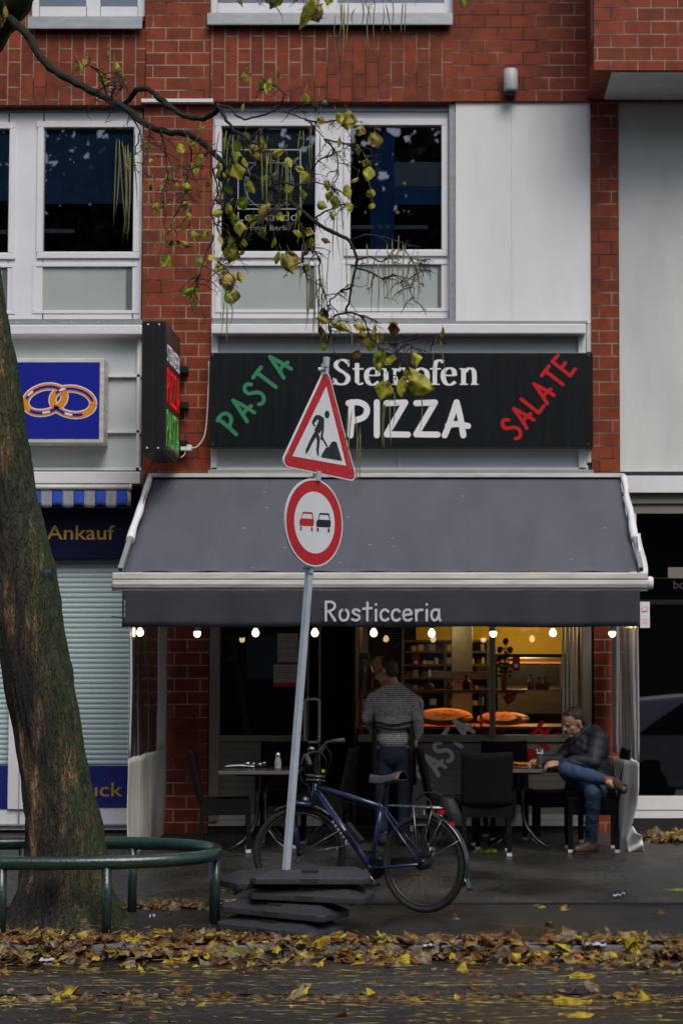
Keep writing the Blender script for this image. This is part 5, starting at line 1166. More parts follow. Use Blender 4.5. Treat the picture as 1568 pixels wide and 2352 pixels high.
# leaves: withered, hanging heart shapes
def leafmat(name, c1, c2, c3):
    m, nt, b = newmat(name); L = nt.links.new; tc = _n(nt,'ShaderNodeTexCoord'); nz = _n(nt,'ShaderNodeTexNoise'); nz.inputs['Scale'].default_value = 22; nz.inputs['Detail'].default_value = 7; L(tc.outputs['Object'], nz.inputs['Vector'])
    cr = _n(nt,'ShaderNodeValToRGB'); e = cr.color_ramp.elements; e[0].position = .36; e[0].color = (*c1,1); e[1].position = .62; e[1].color = (*c3,1); k = e.new(.48); k.color = (*c2,1); L(nz.outputs[0], cr.inputs[0]); L(cr.outputs[0], b.inputs['Base Color']); b.inputs['Roughness'].default_value = .55
    b.inputs['Transmission Weight'].default_value = 0; b.inputs['Subsurface Weight'].default_value = .0
    tl = _n(nt,'ShaderNodeBsdfTranslucent'); L(cr.outputs[0], tl.inputs[0]); mx = _n(nt,'ShaderNodeMixShader'); mx.inputs[0].default_value = .4; out = [n for n in nt.nodes if n.type == 'OUTPUT_MATERIAL'][0]
    L(b.outputs[0], mx.inputs[1]); L(tl.outputs[0], mx.inputs[2]); L(mx.outputs[0], out.inputs[0]); return m
LM = [leafmat('yellow_green_leaf', (.16,.13,.015), (.46,.44,.035), (.66,.63,.08)), leafmat('brown_yellow_leaf', (.08,.04,.015), (.42,.31,.04), (.68,.58,.13)), leafmat('green_leaf', (.08,.12,.014), (.25,.35,.035), (.40,.50,.06)), leafmat('brown_leaf', (.035,.018,.012), (.11,.05,.02), (.26,.15,.05))]
def leaf(mb, c, size, ax, nrm, curl, fold, mi, nu=4, nv=5, seed=0, wr=.5, wf=1.0):
    ax = ax.normalized(); sd = nrm.cross(ax).normalized(); nn = ax.cross(sd)
    W = [.25,.92,1.0,.74,.36,.03]
    o = len(mb.v); vs = []
    for j in range(nv+1):
        f = j/nv; wv = W[min(len(W)-1, round(f*5))]*.5*wf
        for i in range(nu+1):
            u = (i/nu-.5)*2; x = wv*u*size*(1+(.34*noise.noise(Vector((seed, j*1.9, i*2.1)))))
            z = -fold*abs(u)*wv*size + wr*.22*size*noise.noise(Vector((u*1.6+seed*3.1, f*3, seed)))
            th = curl*f; y = size*(math.sin(th)/curl if abs(curl) > .01 else f); zz = size*((1-math.cos(th))/curl if abs(curl) > .01 else 0)
            back = -.12*size*abs(u)*(1 if j == 0 else 0)
            vs.append(c+ax*(y+back)+sd*x+nn*(z-zz))
    fs = [(j*(nu+1)+i, j*(nu+1)+i+1, (j+1)*(nu+1)+i+1, (j+1)*(nu+1)+i) for j in range(nv) for i in range(nu)]
    mb.add(vs, fs, mi, True)
LV = [(470,300,22),(515,330,26),(560,318,24),(535,360,30),(590,380,30),(615,420,34),(575,430,28),(560,470,32),(520,440,30),(500,450,24),(530,560,30),(560,590,24),(600,540,26),(630,560,26),(665,590,24),(690,450,26),(730,480,26),(760,500,24),(800,480,24),(820,420,24),(780,330,26),(820,345,22),(850,450,26),(860,480,20),(740,560,22),(705,620,22),(500,620,30),(545,640,28),(510,660,26),(480,600,22),(450,610,24),(420,530,24),(395,520,22),(350,430,20),(820,820,28),(860,760,26),(915,870,30),(180,158,34),(205,145,28),(228,185,40),(265,165,36),(275,190,34),(245,125,18),(575,185,34),(620,200,40),(640,178,26),(603,195,26),(700,230,24),(735,240,22),(800,280,46),(775,275,30),(728,285,24),(856,326,40),(820,310,26),(335,348,24),(430,330,26),(447,338,22),(415,342,24),(460,370,30),(440,385,22),(385,408,20),(420,440,26),(375,430,22),(455,392,26),(545,345,34),(600,330,30),(575,358,40),(540,400,40),(525,398,30),(600,372,30),(650,360,28),(690,410,28),(708,412,26),(655,445,30),(620,495,46),(645,500,24),(500,385,26),(505,410,34),(525,490,40),(535,515,44),(550,530,40),(505,555,26),(540,590,42),(525,580,30),(370,485,26),(435,480,28),(430,500,20),(440,545,26),(480,545,30),(380,560,26),(408,572,36),(398,565,26),(390,605,32),(455,685,46),(440,700,38),(520,645,46),(528,660,40),(545,688,34),(520,690,30),(650,608,50),(640,600,40),(580,510,28),(700,540,26),(720,575,30),(690,500,28),(795,445,36),(750,430,30),(770,468,34),(760,455,26),(850,405,40),(845,380,24),(740,728,36),(765,765,46),(730,750,40),(735,770,36),(830,780,40),(852,798,46),(872,788,30),(903,760,34),(895,750,24),(880,830,40),(905,842,44),(885,900,44),(940,905,64),(930,890,44),(935,870,40),(948,828,30),(1018,770,30),(815,760,30),(715,42,70),(720,30,50),(545,2,40),(640,4,46),(600,-6,40),(690,2,38),(760,2,30),(1060,8,26),(12,36,40),(4,60,36),(560,250,20),(660,520,24),(675,545,30),(590,345,34),(610,350,30),(560,375,26),(660,375,24),(680,395,22),(480,430,20),(495,470,24),(510,500,28),(560,560,22),(405,430,18),(860,840,30),(868,780,24),(715,560,24),(700,580,26),(740,800,18),(330,340,18),(288,385,16),(345,370,14)]
mb = MB()
for k, (x, y, sz) in enumerate(LV):
    Yl = -7.05+.3*rnd.uniform(-1,1); s_ = 4293/(18+Yl); size = sz/s_*rnd.uniform(.80,1.0); c = at(x, y-sz*.5, Yl)
    axd = Vector((rnd.uniform(-.55,.55), rnd.uniform(-.4,.4), -1)) if rnd.random() < .8 else Vector((rnd.choice([-1,1]), rnd.uniform(-.4,.4), -.35))
    nr_ = Vector((rnd.uniform(-.9,.9), -1, rnd.uniform(-.2,.6))); mi = rnd.choices([0,1,2,3], [6,4,2.5,1])[0]
    leaf(mb, c, size*1.1, axd, nr_, rnd.uniform(.2,1.3), rnd.uniform(.2,1.0), mi, seed=k+.3, wr=rnd.uniform(.6,1.4), nu=6, nv=5, wf=rnd.uniform(.4,1.0))
    mb.tube([c-axd.normalized()*-.0, c+Vector((rnd.uniform(-.03,.03),0,rnd.uniform(.03,.07)))], .0012, 4, mi=0)
obj('leaves', mb, LM, T)
# seed pods
pod = mat('green_brown_pod', (.10,.06,.025), .6, var=.2, vs=5, col2=(.27,.30,.08))
PD = [(268,320,200),(275,325,170),(282,330,220),(288,335,225),(295,330,200),(300,350,130),(310,300,90),(420,330,120),(345,380,160),(350,400,220),(362,500,90),(600,350,120),(612,350,140),(622,345,150),(632,340,120),(640,350,100),(590,310,80),(660,360,90),(690,450,120),(695,560,110),(700,590,150),(710,600,160),(725,600,180),(735,620,160),(745,640,160),(758,560,160),(770,480,120),(515,690,80),(522,700,90),(530,690,60),(780,0,90),(790,10,150),(800,0,120),(815,20,40),(830,0,60),(850,0,120),(862,0,140),(880,10,70),(900,0,60),(925,0,80),(770,30,130),(888,560,130),(900,550,150),(915,540,140),(925,560,150),(940,580,110),(950,600,100),(960,580,90),(875,590,110),(880,920,120),(895,925,100),(800,930,120),(815,950,110),(822,1000,140),(826,980,110),(808,940,150),(905,900,90),(960,870,120),(1003,772,90),(760,720,80),(800,740,70),(842,560,80),(520,300,60),(530,310,80),(505,300,80),(690,300,60),(710,290,110),(735,310,80),(400,460,140),(380,440,140),(470,420,150),(860,600,120),(720,640,160),(650,380,130),(330,420,160),(795,560,130),(445,540,110)]
mb = MB(); npod = 0; PD.sort(key=lambda q: -q[2])
for k, (x, y, ln) in enumerate(PD):
    for q in range(1 if k % 3 else 2):
        Yl = -7.1+.35*rnd.uniform(-1,1); dx = rnd.uniform(-9,9)+q*5; bw = rnd.uniform(-7,7); P = [at(x+q*6+dx*f+bw*math.sin(math.pi*f), y+ln*f, Yl) for f in [i/7 for i in range(8)]]
        r_ = rnd.uniform(.0028,.0042); pm = MB() if npod < 100 else mb; pm.tube(P, [r_*.35]+[r_]*4+[r_*.8, r_*.5, r_*.2], 5); npod += 1
        if pm is not mb: obj('seed_pod', pm, pod, T)
obj('seed_pods', mb, pod, T)['kind'] = 'stuff'
# ================= leaf litter =================
LG = LM + [leafmat('pale_dead_leaf', (.10,.07,.04), (.26,.19,.11), (.42,.34,.22)), leafmat('bright_yellow_leaf', (.35,.22,.01), (.60,.44,.02), (.72,.58,.05)), leafmat('rust_leaf', (.05,.02,.008), (.20,.075,.022), (.36,.16,.05)), leafmat('ochre_leaf', (.10,.06,.015), (.30,.19,.04), (.50,.36,.10))]
def litter(name, spots_fn, n, seed, label=None):
    rn = random.Random(seed); mb = MB()
    for k in range(n):
        x, Y, z = spots_fn(rn); size = rn.uniform(.04,.15)*(.8 if rn.random() < .4 else 1); a = rn.uniform(0,6.28)
        ax = Vector((math.cos(a), math.sin(a), rn.uniform(-.25,.45))); nr_ = Vector((rn.uniform(-.5,.5), rn.uniform(-.7,.3), 1))
        mi = rn.choices([0,1,2,3,4,5,6,7], [.25,.5,.06,4.6,3.4,1.3,3.2,2.2])[0]; leaf(mb, Vector((x,Y,z)), size, ax, nr_, rn.uniform(-.6,2.2), rn.uniform(.0,1.0), mi, nu=4, nv=4, seed=k*.37, wr=rn.uniform(.5,1.4), wf=rn.uniform(.55,1.1))
        if rn.random() < .25: a2 = rn.uniform(0,6.28); l_ = rn.uniform(.05,.14); p = Vector((x,Y,z+.012)); mb.tube([p, p+Vector((math.cos(a2)*l_*.5, math.sin(a2)*l_*.3, .012)), p+Vector((math.cos(a2)*l_, math.sin(a2)*l_*.5, .0))], .0014, 4, mi=5 if rn.random() < .5 else 4)
    return obj(name, mb, LG, kind='stuff')
def band(rn):
    X_ = rn.uniform(-6.5,4.5); den = .55+.45*noise.noise(Vector((X_*1.1,3,0)))
    Y = -5.95+.06*noise.noise(Vector((X_*1.5,7,0)))+rn.gauss(0,.13)*(1+.4*den) - (.10 if rn.random() < .3 else 0); base_ = gz(Y) if Y > -6.0 else -.252
    pile = .05*math.exp(-((Y+6.02)/.17)**2)*(.7+.5*noise.noise(Vector((X_*1.7, 1, 4))))
    
    if noise.noise(Vector((X_*2.6, Y*7, 11))) > .22: return band(rn)
    return X_, Y, base_+.006+rn.random()*pile+(.03 if Y < -6.0 and Y > -6.15 else 0)
litter('leaf_litter', band, 3000, 1)
def ringf(rn):
    if rn.random() < .5: X_ = rn.uniform(-3.6,-1.2); Y = -4.42+rn.gauss(0,.06)
    else: X_ = rn.uniform(-3.6,-.9); Y = rn.uniform(-5.85,-5.45)+rn.gauss(0,.06)
    return X_, Y, gz(Y)+.004+rn.random()*.02
litter('leaf_litter', ringf, 330, 2)
def roadf(rn):
    X_ = rn.uniform(-4.5,3.2); Y = rn.choices([rn.gauss(-7.32,.10), rn.uniform(-9,-6.4), rn.gauss(-6.55,.12)], [3,1.2,1.0])[0]; return X_, Y, -.262+.004+rn.random()*.012 if Y > -7.24 else -.272+rn.random()*.01
litter('leaf_litter', roadf, 640, 3)
def pile2(rn): return X(1535,-.5)+rn.gauss(0,.16), -.5+rn.gauss(0,.12), .0+rn.random()*.06
litter('leaf_litter', pile2, 130, 4)
def stray(rn): Y = rn.uniform(-5.7,-2.2); return rn.uniform(-2.2,2.2), Y, gz(Y)+.004
litter('leaf_litter', stray, 26, 8)
# wet crushed needles and scraps streaked along the road
rn = random.Random(9); mb = MB()
for k in range(3800):
    Y = rn.uniform(-9.6,-6.2) if k % 3 else rn.gauss(-7.35,.18); X_ = rn.uniform(-4.2,3.0); l_ = rn.uniform(.02,.20); w_ = rn.uniform(.0015,.009)*(1 if k % 2 else .5); z = -.2555 if Y > -6.62 else (-.230 if Y > -7.2 else -.268); a = rn.uniform(-.35,.35)
    d = Vector((math.cos(a), math.sin(a)*.6, 0)); s_ = Vector((-d.y, d.x, 0)); p = Vector((X_, Y, z+.004+rn.random()*.003)); mb.add([p-d*l_/2, p-s_*w_, p+d*l_/2, p+s_*w_+Vector((0,0,.002))], [(0,1,2,3)], rn.choice([1,3,3,4]))
obj('road_debris', mb, LG, kind='stuff')
def single(name, label, px, py, size, mi_or_mat, curl=.5, ang=0, road=None, cat='leaf', nm='fallen_leaf', z=.008):
    c = gnd(px, py) if road is None else on_road(px, py, road); c = c+Vector((0,0,z)); mb = MB(); a = R(ang); ax = Vector((math.cos(a), math.sin(a), .1))
    leaf(mb, c-ax*size*.5, size, ax, Vector((0,-.35,1)), curl, .25, 0, nu=6, nv=5, seed=px*.1, wr=.7); mb.tube([c-ax*size*.5, c-ax*size*1.0+Vector((0,0,.006))], .0016, 4)
    return tag(recentre(obj(nm, mb, mi_or_mat)), label, cat)
by = LG[5]
for a_ in (('fresh green leaf lying under the chair with its back to the street',1112,1957,.22,LM[2],.1,0,None),('large yellow leaf upright left of the kerb piece beside the foot plates',800,2148,.15,by,1.0,20,None),('bright yellow leaf on the gutter below the tree guard, left one',185,2180,.16,by,.3,5,-.20),('bright yellow leaf on the gutter below the tree guard, right one',280,2172,.15,by,.4,-10,-.20),
   ('pale yellow leaf flat in the gutter left of the foot plates',408,2203,.16,by,.2,8,-.235),('small yellow leaf in the leaves right of the drink can stack',900,2202,.14,by,.2,-6,-.235),('golden leaf in the litter between bicycle and curtain foot',1235,2177,.13,by,.8,30,-.20),('second golden leaf in the litter, just left of the orange leaf',1250,2186,.12,by,.5,10,-.21),
   ('vivid orange leaf in the litter at the right',1325,2196,.10,mat('vivid_orange_leaf', (.70,.12,.01), .5),.6,0,-.22),('yellow leaf alone on the light road patch at the right',1340,2240,.16,by,.3,12,-.22),('long yellow leaf on the dark road at the lower right',1318,2302,.20,by,.1,4,-.262),('green leaf lying on the road at the lower left',432,2282,.17,LM[2],.7,0,-.262),('curled brown leaf standing on the road at the lower middle',745,2268,.17,LM[1],1.4,60,-.262),
   ('yellow leaf at the bottom edge below the middle of the road',1335,2332,.13,by,.2,0,-.262),('brown curled leaf on the dark strip right of the bicycle wheel',1250,2080,.11,LM[1],1.2,20,None),('pale green leaf on the pavement at the right edge',1555,2045,.12,LM[2],.1,4,None)):
    single('x', a_[0], *a_[1:3], a_[3], a_[4], a_[5], a_[6], a_[7])
for (px, py, w_, lb, z, rd) in ((1368,2184,.13,'crumpled bluish white paper scrap in the leaf litter at the right',.02,-.20),(108,2216,.09,'white crumpled tissue on the road at the left',.01,-.24),(350,2111,.04,'small white paper ball inside the tree guard',.0,None),(1420,2062,.09,'flattened clear wrapper in the pavement joint at the right',.0,None),(985,2190,.08,'white scrap among the leaves below the bicycle wheel',.03,-.22)):
    c = (gnd(px,py) if rd is None else on_road(px,py,rd))+Vector((0,0,z)); mb = MB()
    mb.grid(lambda u, v: c+Vector(((u-.5)*w_, (v-.5)*w_*.5, .02+.03*noise.noise(Vector((u*3+px, v*3, 1))))), 8, 6); tag(recentre(obj('paper_scrap', mb, mat('dirty_paper', (.42,.44,.50), .8))), lb, 'litter')
# ================= across the street (seen mirrored in the glass) =================
t = thing('opposite_house', 'dark apartment house across the street, seen only mirrored in the window glass', 'building', (0,-46,0))
dk = mat('dark_facade', (.10,.09,.08), .8); mb = MB(); mb.box(-40,-50,-.3,40,-46,17); obj('wall', mb, dk, t)
mb = MB()
for i in range(-12,13):
    for j in range(5): mb.box(i*3-.6,-46.001,1.2+j*3,i*3+.6,-45.95,2.9+j*3)
wd = obj('window', mb, mat('pale_window', (.35,.38,.42), .3), t); wd['kind'] = 'stuff'
def bigtree(x, Y, h, r, seed, label):
    t = thing('street_tree', label, 'tree', (x, Y, -.3), 'trees across the street'); mb = MB(); mb.tube([(x,Y,-.3),(x+.2,Y,h*.4),(x,Y,h*.7)], [.3,.22,.1], 8); obj('trunk', mb, brk, t)
    rr = random.Random(seed); mb = MB()
    for k in range(9000):
        a, b_ = rr.uniform(0,6.28), rr.uniform(-1,1); q = rr.random()**.33; c = Vector((x+r*q*math.cos(a)*math.sqrt(1-b_*b_), Y+r*q*math.sin(a)*math.sqrt(1-b_*b_), h*.70+h*.36*q*b_))
        if noise.noise(c*.5) < -.35+max(0,(c.z-14.5))*.11: continue
        s_ = rr.uniform(.16,.40); u = Vector((rr.uniform(-1,1), rr.uniform(-1,1), rr.uniform(-1,1))).normalized()*s_; v = u.orthogonal().normalized()*s_*.7; mb.add([c-u, c+v, c+u, c-v], [(0,1,2,3)])
    obj('crown', mb, mat('dark_foliage', (.03,.04,.012), .7, col2=(.06,.06,.02)), t)
for k, (x, h) in enumerate(((-22,15),(-14,16.5),(-6.5,15.5),(1,16.5),(8.5,15.5),(16,16),(24,15))): bigtree(x, -38-(k % 2)*2, h+3, 5.0, 40+k, 'leafy tree across the street, seen only mirrored in the upper window glass')
# parked car beyond the right edge, mirrored in the dark shop window
t = thing('parked_car', 'silver hatchback parked at the kerb, seen only mirrored in the right shop glass', 'car', (3.9,-7.2,-.28))
def sect(x, z0, zs, hw, top): return [(x,-hw,z0),(x,-hw,zs),(x,-top[1],top[0]),(x,top[1],top[0]),(x,hw,zs),(x,hw,z0)]
secs = [sect(1.9,.35,.75,.72,(.78,.60)),sect(2.1,.30,.92,.84,(.98,.72)),sect(2.45,.28,.97,.87,(1.42,.58)),sect(3.3,.26,.97,.89,(1.50,.60)),sect(4.1,.26,.95,.89,(1.42,.60)),sect(4.8,.26,.93,.88,(1.0,.72)),sect(5.6,.28,.80,.85,(.86,.68)),sect(6.0,.35,.60,.70,(.66,.55))]
mb = MB(); vs = [Vector((x, -7.2+y, z-.28)) for s_ in secs for (x,y,z) in s_]
mb.add(vs, [(i*6+k, i*6+(k+1) % 6, (i+1)*6+(k+1) % 6, (i+1)*6+k) for i in range(len(secs)-1) for k in range(6)]+[[0,1,2,3,4,5][::-1], [42+k for k in range(6)]]); obj('body', mb, mat('silver_car_paint', (.45,.46,.48), .3, metal=.5), t, bevel=.05)
mb = MB()
for sd in (-1,1): mb.prism([(2.6,-7.2+sd*.80,.72),(3.2,-7.2+sd*.80,1.14-.0),(4.0,-7.2+sd*.80,1.10),(4.6,-7.2+sd*.85,.70)], (0,sd,0), .09)
obj('side_window', mb, M['dark'], t)
for x in (2.75,5.15):
    for sd in (-1,1): mb = MB(); mb.lathe([(0,0),(.2,0),(.22,.02),(.33,.02),(.33,.2),(0,.2)], (x,-7.2+sd*.90,.05), ax=(0,-sd,0), n=24); obj('wheel', mb, M['dark'], t)
mb = MB()
for sd in (-1,1): mb.box(1.95,-7.2+sd*.78,.42,2.45,-7.2+sd*.895,.56)
obj('tail_light', mb, M['red'], t)
# ================= bicycle =================
YAW = R(32); FW = Vector((-math.cos(YAW), math.sin(YAW), 0)); LT = Vector((-math.sin(YAW), -math.cos(YAW), 0))
RG = gnd(972, 2097)
def bp_(px, py, off=0.0):
    d = ray(px, py); p0 = RG+LT*off; t = (p0-CAM).dot(LT)/d.dot(LT); return CAM+d*t
BK = thing('bicycle', 'dark blue city bicycle leaning behind the foot plates, front wheel turned', 'bicycle', tuple(RG+FW*.5))
blue = mat('dark_blue_frame_paint', (.010,.020,.085), .25, var=.2, coat=.8, vs=20); blk = M['blackmetal']; tyrem = mat('tyre_rubber', (.014,.014,.014), .7, bump=.4, bs=200); silver = mat('bike_silver', (.22,.23,.25), .3, metal=.9); spk = mat('spoke_steel', (.09,.09,.10), .35, metal=.8)
rimm = mat('wheel_rim', (.06,.06,.06), .35, metal=.6)
def wheel(c, hd, name='wheel', hub=.02):
    hd = hd.normalized(); axl = Vector((0,0,1)).cross(hd).normalized()
    pt = lambda a, r, o=0: c+hd*math.cos(a)*r+Vector((0,0,1))*math.sin(a)*r+axl*o
    mb = MB(); mb.tube([pt(2*math.pi*k/64, .321) for k in range(64)], .0225, 10, closed=True)
    w_ = obj('wheel', mb, tyrem, BK)
    mb = MB(); mb.tube([pt(2*math.pi*k/64, .296) for k in range(64)], .0105, 8, closed=True, flat=1.4); obj('rim', mb, rimm, w_)
    mb = MB()
    for k in range(32):
        a = 2*math.pi*k/32; b = a+(.5 if k % 2 else -.5); o = .03 if (k//2) % 2 else -.03
        mb.tube([pt(b, hub+.008, o), pt(a, .29, 0)], .0013, 4)
    obj('spokes', mb, spk, w_)
    mb = MB(); mb.tube([c-axl*.05, c-axl*.045, c+axl*.045, c+axl*.05], [.008, hub, hub, .008], 12); obj('hub', mb, blk, w_)
    mb = MB(); mb.box(*(pt(1.2,.27)-Vector((.012,.004,.03))), *(pt(1.2,.27)+Vector((.012,.004,.03)))); obj('reflector', mb, mat('grey_reflector', (.15,.15,.14), .3), w_)
    return pt, axl
RC = RG+Vector((0,0,.343)); rpt, rax = wheel(RC, FW, hub=.042)
FC = bp_(688, 1972, 0.0); FC.z = gz(FC.y)+.343; FH = Vector((-1,.05,0)).normalized(); fpt, fax = wheel(FC, FH)
ht, hb = bp_(724.8,1803), bp_(720,1846); st_, bb = bp_(877,1853), bp_(851,1994)
f = MB(); fr_t = []
f.tube([ht+Vector((0,0,.012)), hb-Vector((0,0,.008))], .021, 12); f.tube([bp_(729,1806), bp_(800,1829), st_], .019, 12); f.tube([bp_(729,1820), bb], .023, 12); f.tube([st_+Vector((0,0,.02)), bb], .017, 12)
fr = obj('frame', f, blue, BK)
mb = MB()
for o in (-.055,.055): mb.tube([st_+LT*o*.3, RC+LT*o], .0085, 8)
obj('seat_stay', mb, blue, fr); mb = MB()
for o in (-.055,.055): mb.tube([bb+LT*o*.6, RC+LT*o], .0095, 8)
obj('chain_stay', mb, blue, fr)
mb = MB(); mb.tube([bb-LT*.05, bb+LT*.05], .025, 12); obj('bottom_bracket', mb, blk, fr)
mb = MB(); ribP = [(.0,0),(.34,0)]; o_ = bp_(764,1880,.0)+LT*.026; dv = (bb-bp_(729,1820)).normalized(); uv = LT.cross(dv).normalized()
for i in range(6): mb.obox(o_+dv*(.03+i*.035), dv, uv, LT, .010, .007, .0008)
obj('frame_lettering', mb, M['greyletter'], fr)
# fork
mb = MB(); cr_ = fpt(math.radians(78), .385); 
for o in (-.055,.055):
    mb.tube([hb-Vector((0,0,.01)), cr_+fax*o*.9, FC.lerp(cr_, .45)+fax*o+FH*.0, FC+fax*o], [.017,.017,.014,.010], 10)
obj('fork', mb, blue, BK)
# head set coil lock, stem and bars
clk = mat('coil_lock', (.06,.055,.035), .3, coat=.6); mb = MB()
for i in range(2):
    P = []
    for k in range(28): a = 2*math.pi*k/28; P.append(ht+Vector((-.03,0,.035+.032*i))+FW*(-.035+.068*math.cos(a))+LT*(.055*math.sin(a))+Vector((0,0,.006*math.sin(a+i))))
    mb.tube(P, .008, 8, closed=True)
tag(recentre(obj('cable_lock', mb, clk)), 'coiled cable lock looped round the bicycle head tube', 'lock')
hp = bp_(726,1790)
stt = bp_(731,1728, .03)
mb = MB(); mb.tube([ht, bp_(725.5,1770), bp_(724,1752), stt], .014, 10); obj('stem', mb, blk, BK)
nearg, farg = bp_(712,1757,.25), bp_(790,1700,-.22)
m0, m1 = bp_(703,1733,.22), bp_(750,1705,-.16)
mb = MB(); mb.tube(  [nearg.lerp(m0,.6), m0, m0.lerp(stt,.5)+Vector((0,0,.008)), stt, stt.lerp(m1,.5)+Vector((0,0,.004)), m1, m1.lerp(farg,.4)], .011, 10); hbm = obj('handlebar', mb, blk, BK)
gr = mat('grey_grip', (.045,.045,.045), .6)
for a, b in ((m0.lerp(nearg,.05), nearg), (m1.lerp(farg,.25), farg)): mb = MB(); mb.tube([a, a.lerp(b,.5), b, b+(b-a).normalized()*.006], [.016,.018,.018,.012], 10); obj('grip', mb, gr, hbm)
mb = MB(); mb.tube([m0+Vector((-.01,0,0)), bp_(696,1742,.22), bp_(689,1757,.24)], .007, 6); obj('brake_lever', mb, silver, hbm)
mb = MB(); mb.tube([m1, bp_(742,1722,-.16), bp_(738,1735,-.15)], .007, 6); obj('brake_lever', mb, silver, hbm)
mb = MB(); mb.lathe([(0,0),(.025,0),(.028,.012),(.018,.026),(0,.03)], stt+Vector((-.05,-.02,.015)), n=12); obj('bell', mb, silver, hbm)
mb = MB()
for P in ([(700,1738),(690,1765),(692,1790),(715,1812)],[(735,1725),(748,1745),(744,1775),(728,1800)],[(745,1712),(760,1735),(752,1770),(735,1806)],[(722,1726),(700,1760),(706,1800),(716,1830)]):
    mb.tube([bp_(x,y,.06) for x,y in smooth(P,5)], .003, 5)
mb.tube([bp_(x,y,.025) for x,y in smooth([(732,1812),(780,1835),(830,1850),(870,1860)],5)], .0025, 5)
obj('brake_cable', mb, blk, BK)
q = bp_(743,1771,.03); mb = MB(); mb.box(q.x-.012,q.y-.01,q.z-.01,q.x+.012,q.y+.01,q.z+.012); obj('front_reflector', mb, mat('yellow_reflector', (.55,.55,.02), .4), BK)
q = bp_(706,1838,.0)+FH*.02; mb = MB(); mb.lathe([(0,-.035),(.02,-.03),(.030,0),(.027,.012),(0,.014)], q, ax=FH, n=12); hl = obj('headlight', mb, silver, BK)
# fenders
fen = mat('black_fender', (.02,.021,.022), .18, coat=1.0)
def fender(pt, axl, a0, a1, nm='fender'):
    mb = MB(); mb.grid(lambda u, v: pt(R(a0+(a1-a0)*u), .358+.010*math.cos((v-.5)*3.1), (v-.5)*.060), 28, 5); obj(nm, mb, fen, BK, solid=.003)
fender(rpt, rax, 100, 202); fender(fpt, fax, 60, 184)
fd = None
mb = MB()
for k in (178,):
    for o in (-.03,.03): mb.tube([rpt(0,0,o*1.8), rpt(R(150),.356,o)], .0028, 5); mb.tube([rpt(0,0,o*1.8), rpt(R(118),.356,o)], .0028, 5); mb.tube([fpt(0,0,o*1.8), fpt(R(170),.356,o)], .0028, 5); mb.tube([fpt(0,0,o*1.8), fpt(R(150),.356,o)], .0028, 5); mb.tube([fpt(0,0,o*1.8), fpt(R(75),.356,o)], .0026, 5)
obj('fender_stay', mb, silver, BK)
q = rpt(R(198),.372); mb = MB(); mb.grid(lambda u,v: q+Vector((0,0,.04-.09*u))-FW*(.03*u)+rax*(v-.5)*.07, 3, 3); obj('mud_flap', mb, fen, BK, solid=.004)
# seat
sp_ = bp_(888,1803); mb = MB(); mb.tube([st_, sp_+Vector((0,0,.01))], .0135, 10); obj('seat_post', mb, blk, BK)
sad = mat('grey_saddle', (.055,.055,.055), .45, bump=.2, bs=300); ctr = bp_(890,1791)
def sdl(u, v):
    x = -.13+.28*u; wv = (.075 if u < .25 else .075-.05*min(1,(u-.25)/.4)) * (1 if u > .04 else .75) * (1 if u < .96 else .7); a = math.pi*(v)
    zc_ = .012*math.cos(u*5)+.022*(1-u); return ctr+FW*x+LT*(wv*math.cos(a))+Vector((0,0,zc_+.030*math.sin(a)-(.028*abs(math.cos(a))**3)))
mb = MB(); mb.grid(sdl, 22, 12); mb.grid(lambda u, v: sdl(u, 1 if v > .5 else 0) if v in (0,1) else ctr+FW*(-.13+.28*u)+Vector((0,0,-.022+.022*(1-u))), 22, 2)
sd_ = obj('saddle', mb, sad, BK, solid=.004); mb = MB(); mb.grid(lambda u, v: sdl(.10+.045*u, .05+.9*v)+Vector((0,0,.003)), 2, 12); obj('saddle_stripe', mb, M['red'], sd_)
mb = MB(); 
for o in (-.022,.022): mb.tube([ctr+FW*-.08+LT*o+Vector((0,0,.01)), ctr+LT*o+Vector((0,0,-.035)), ctr+FW*.1+LT*o*.6+Vector((0,0,-.01))], .004, 6)
obj('saddle_rail', mb, silver, sd_)
# rack with strap and bag
rk = MB(); z_ = bp_(903,1850).z; r0, r1 = bp_(903,1850), bp_(1020,1850); r0.z = r1.z = z_
for o in (-.06,-.02,.02,.06): rk.tube([r0+LT*o, r1+LT*o], .0045, 6)
rk.tube([r0+LT*.06, r0+FW*.03+LT*.03, r0+FW*.03-LT*.03, r0-LT*.06], .0045, 6)
for i in range(8): q = r0.lerp(r1, i/7); rk.tube([q+LT*.06, r0.lerp(r1, min(1,(i+.6)/7))-LT*.06], .0035, 6)
for o in (-.065,.065):
    for x in (960,1005): rk.tube([bp_(x,1850)+LT*o, RC+LT*o], .004, 6)
obj('rack', rk, silver, BK)
bagm = mat('black_bag_nylon', (.008,.008,.009), .7, bump=.5, bs=40, var=.3); c = bp_(1018,1862,-.05)
mb = MB()
def bg(u, v):
    a = u*2*math.pi; h = v; r_ = (.038+.022*math.sin(math.pi*h))*(1+.18*noise.noise(Vector((math.cos(a)*2, math.sin(a)*2, h*3)))); return c+FW*(-.03+r_*math.cos(a)*1.1-.06*h)+LT*r_*math.sin(a)*.9+Vector((0,0,.09-.20*h))
mb.grid(bg, 20, 10); ob = tag(recentre(obj('bag', mb, bagm, solid=.004)), 'small black bag strapped to the end of the bicycle rack', 'bag')
q = bp_(1018,1862,.05); mb = MB()
q = bp_(1012,1865,.04); mb = MB(); mb.obox(q, FW, LT, Vector((0,0,1)), .025, .006, .014); q = bp_(1037,1896,.0); mb.obox(q, FW, LT, Vector((0,0,1)), .012, .02, .022); obj('rear_light', mb, M['red'], BK)
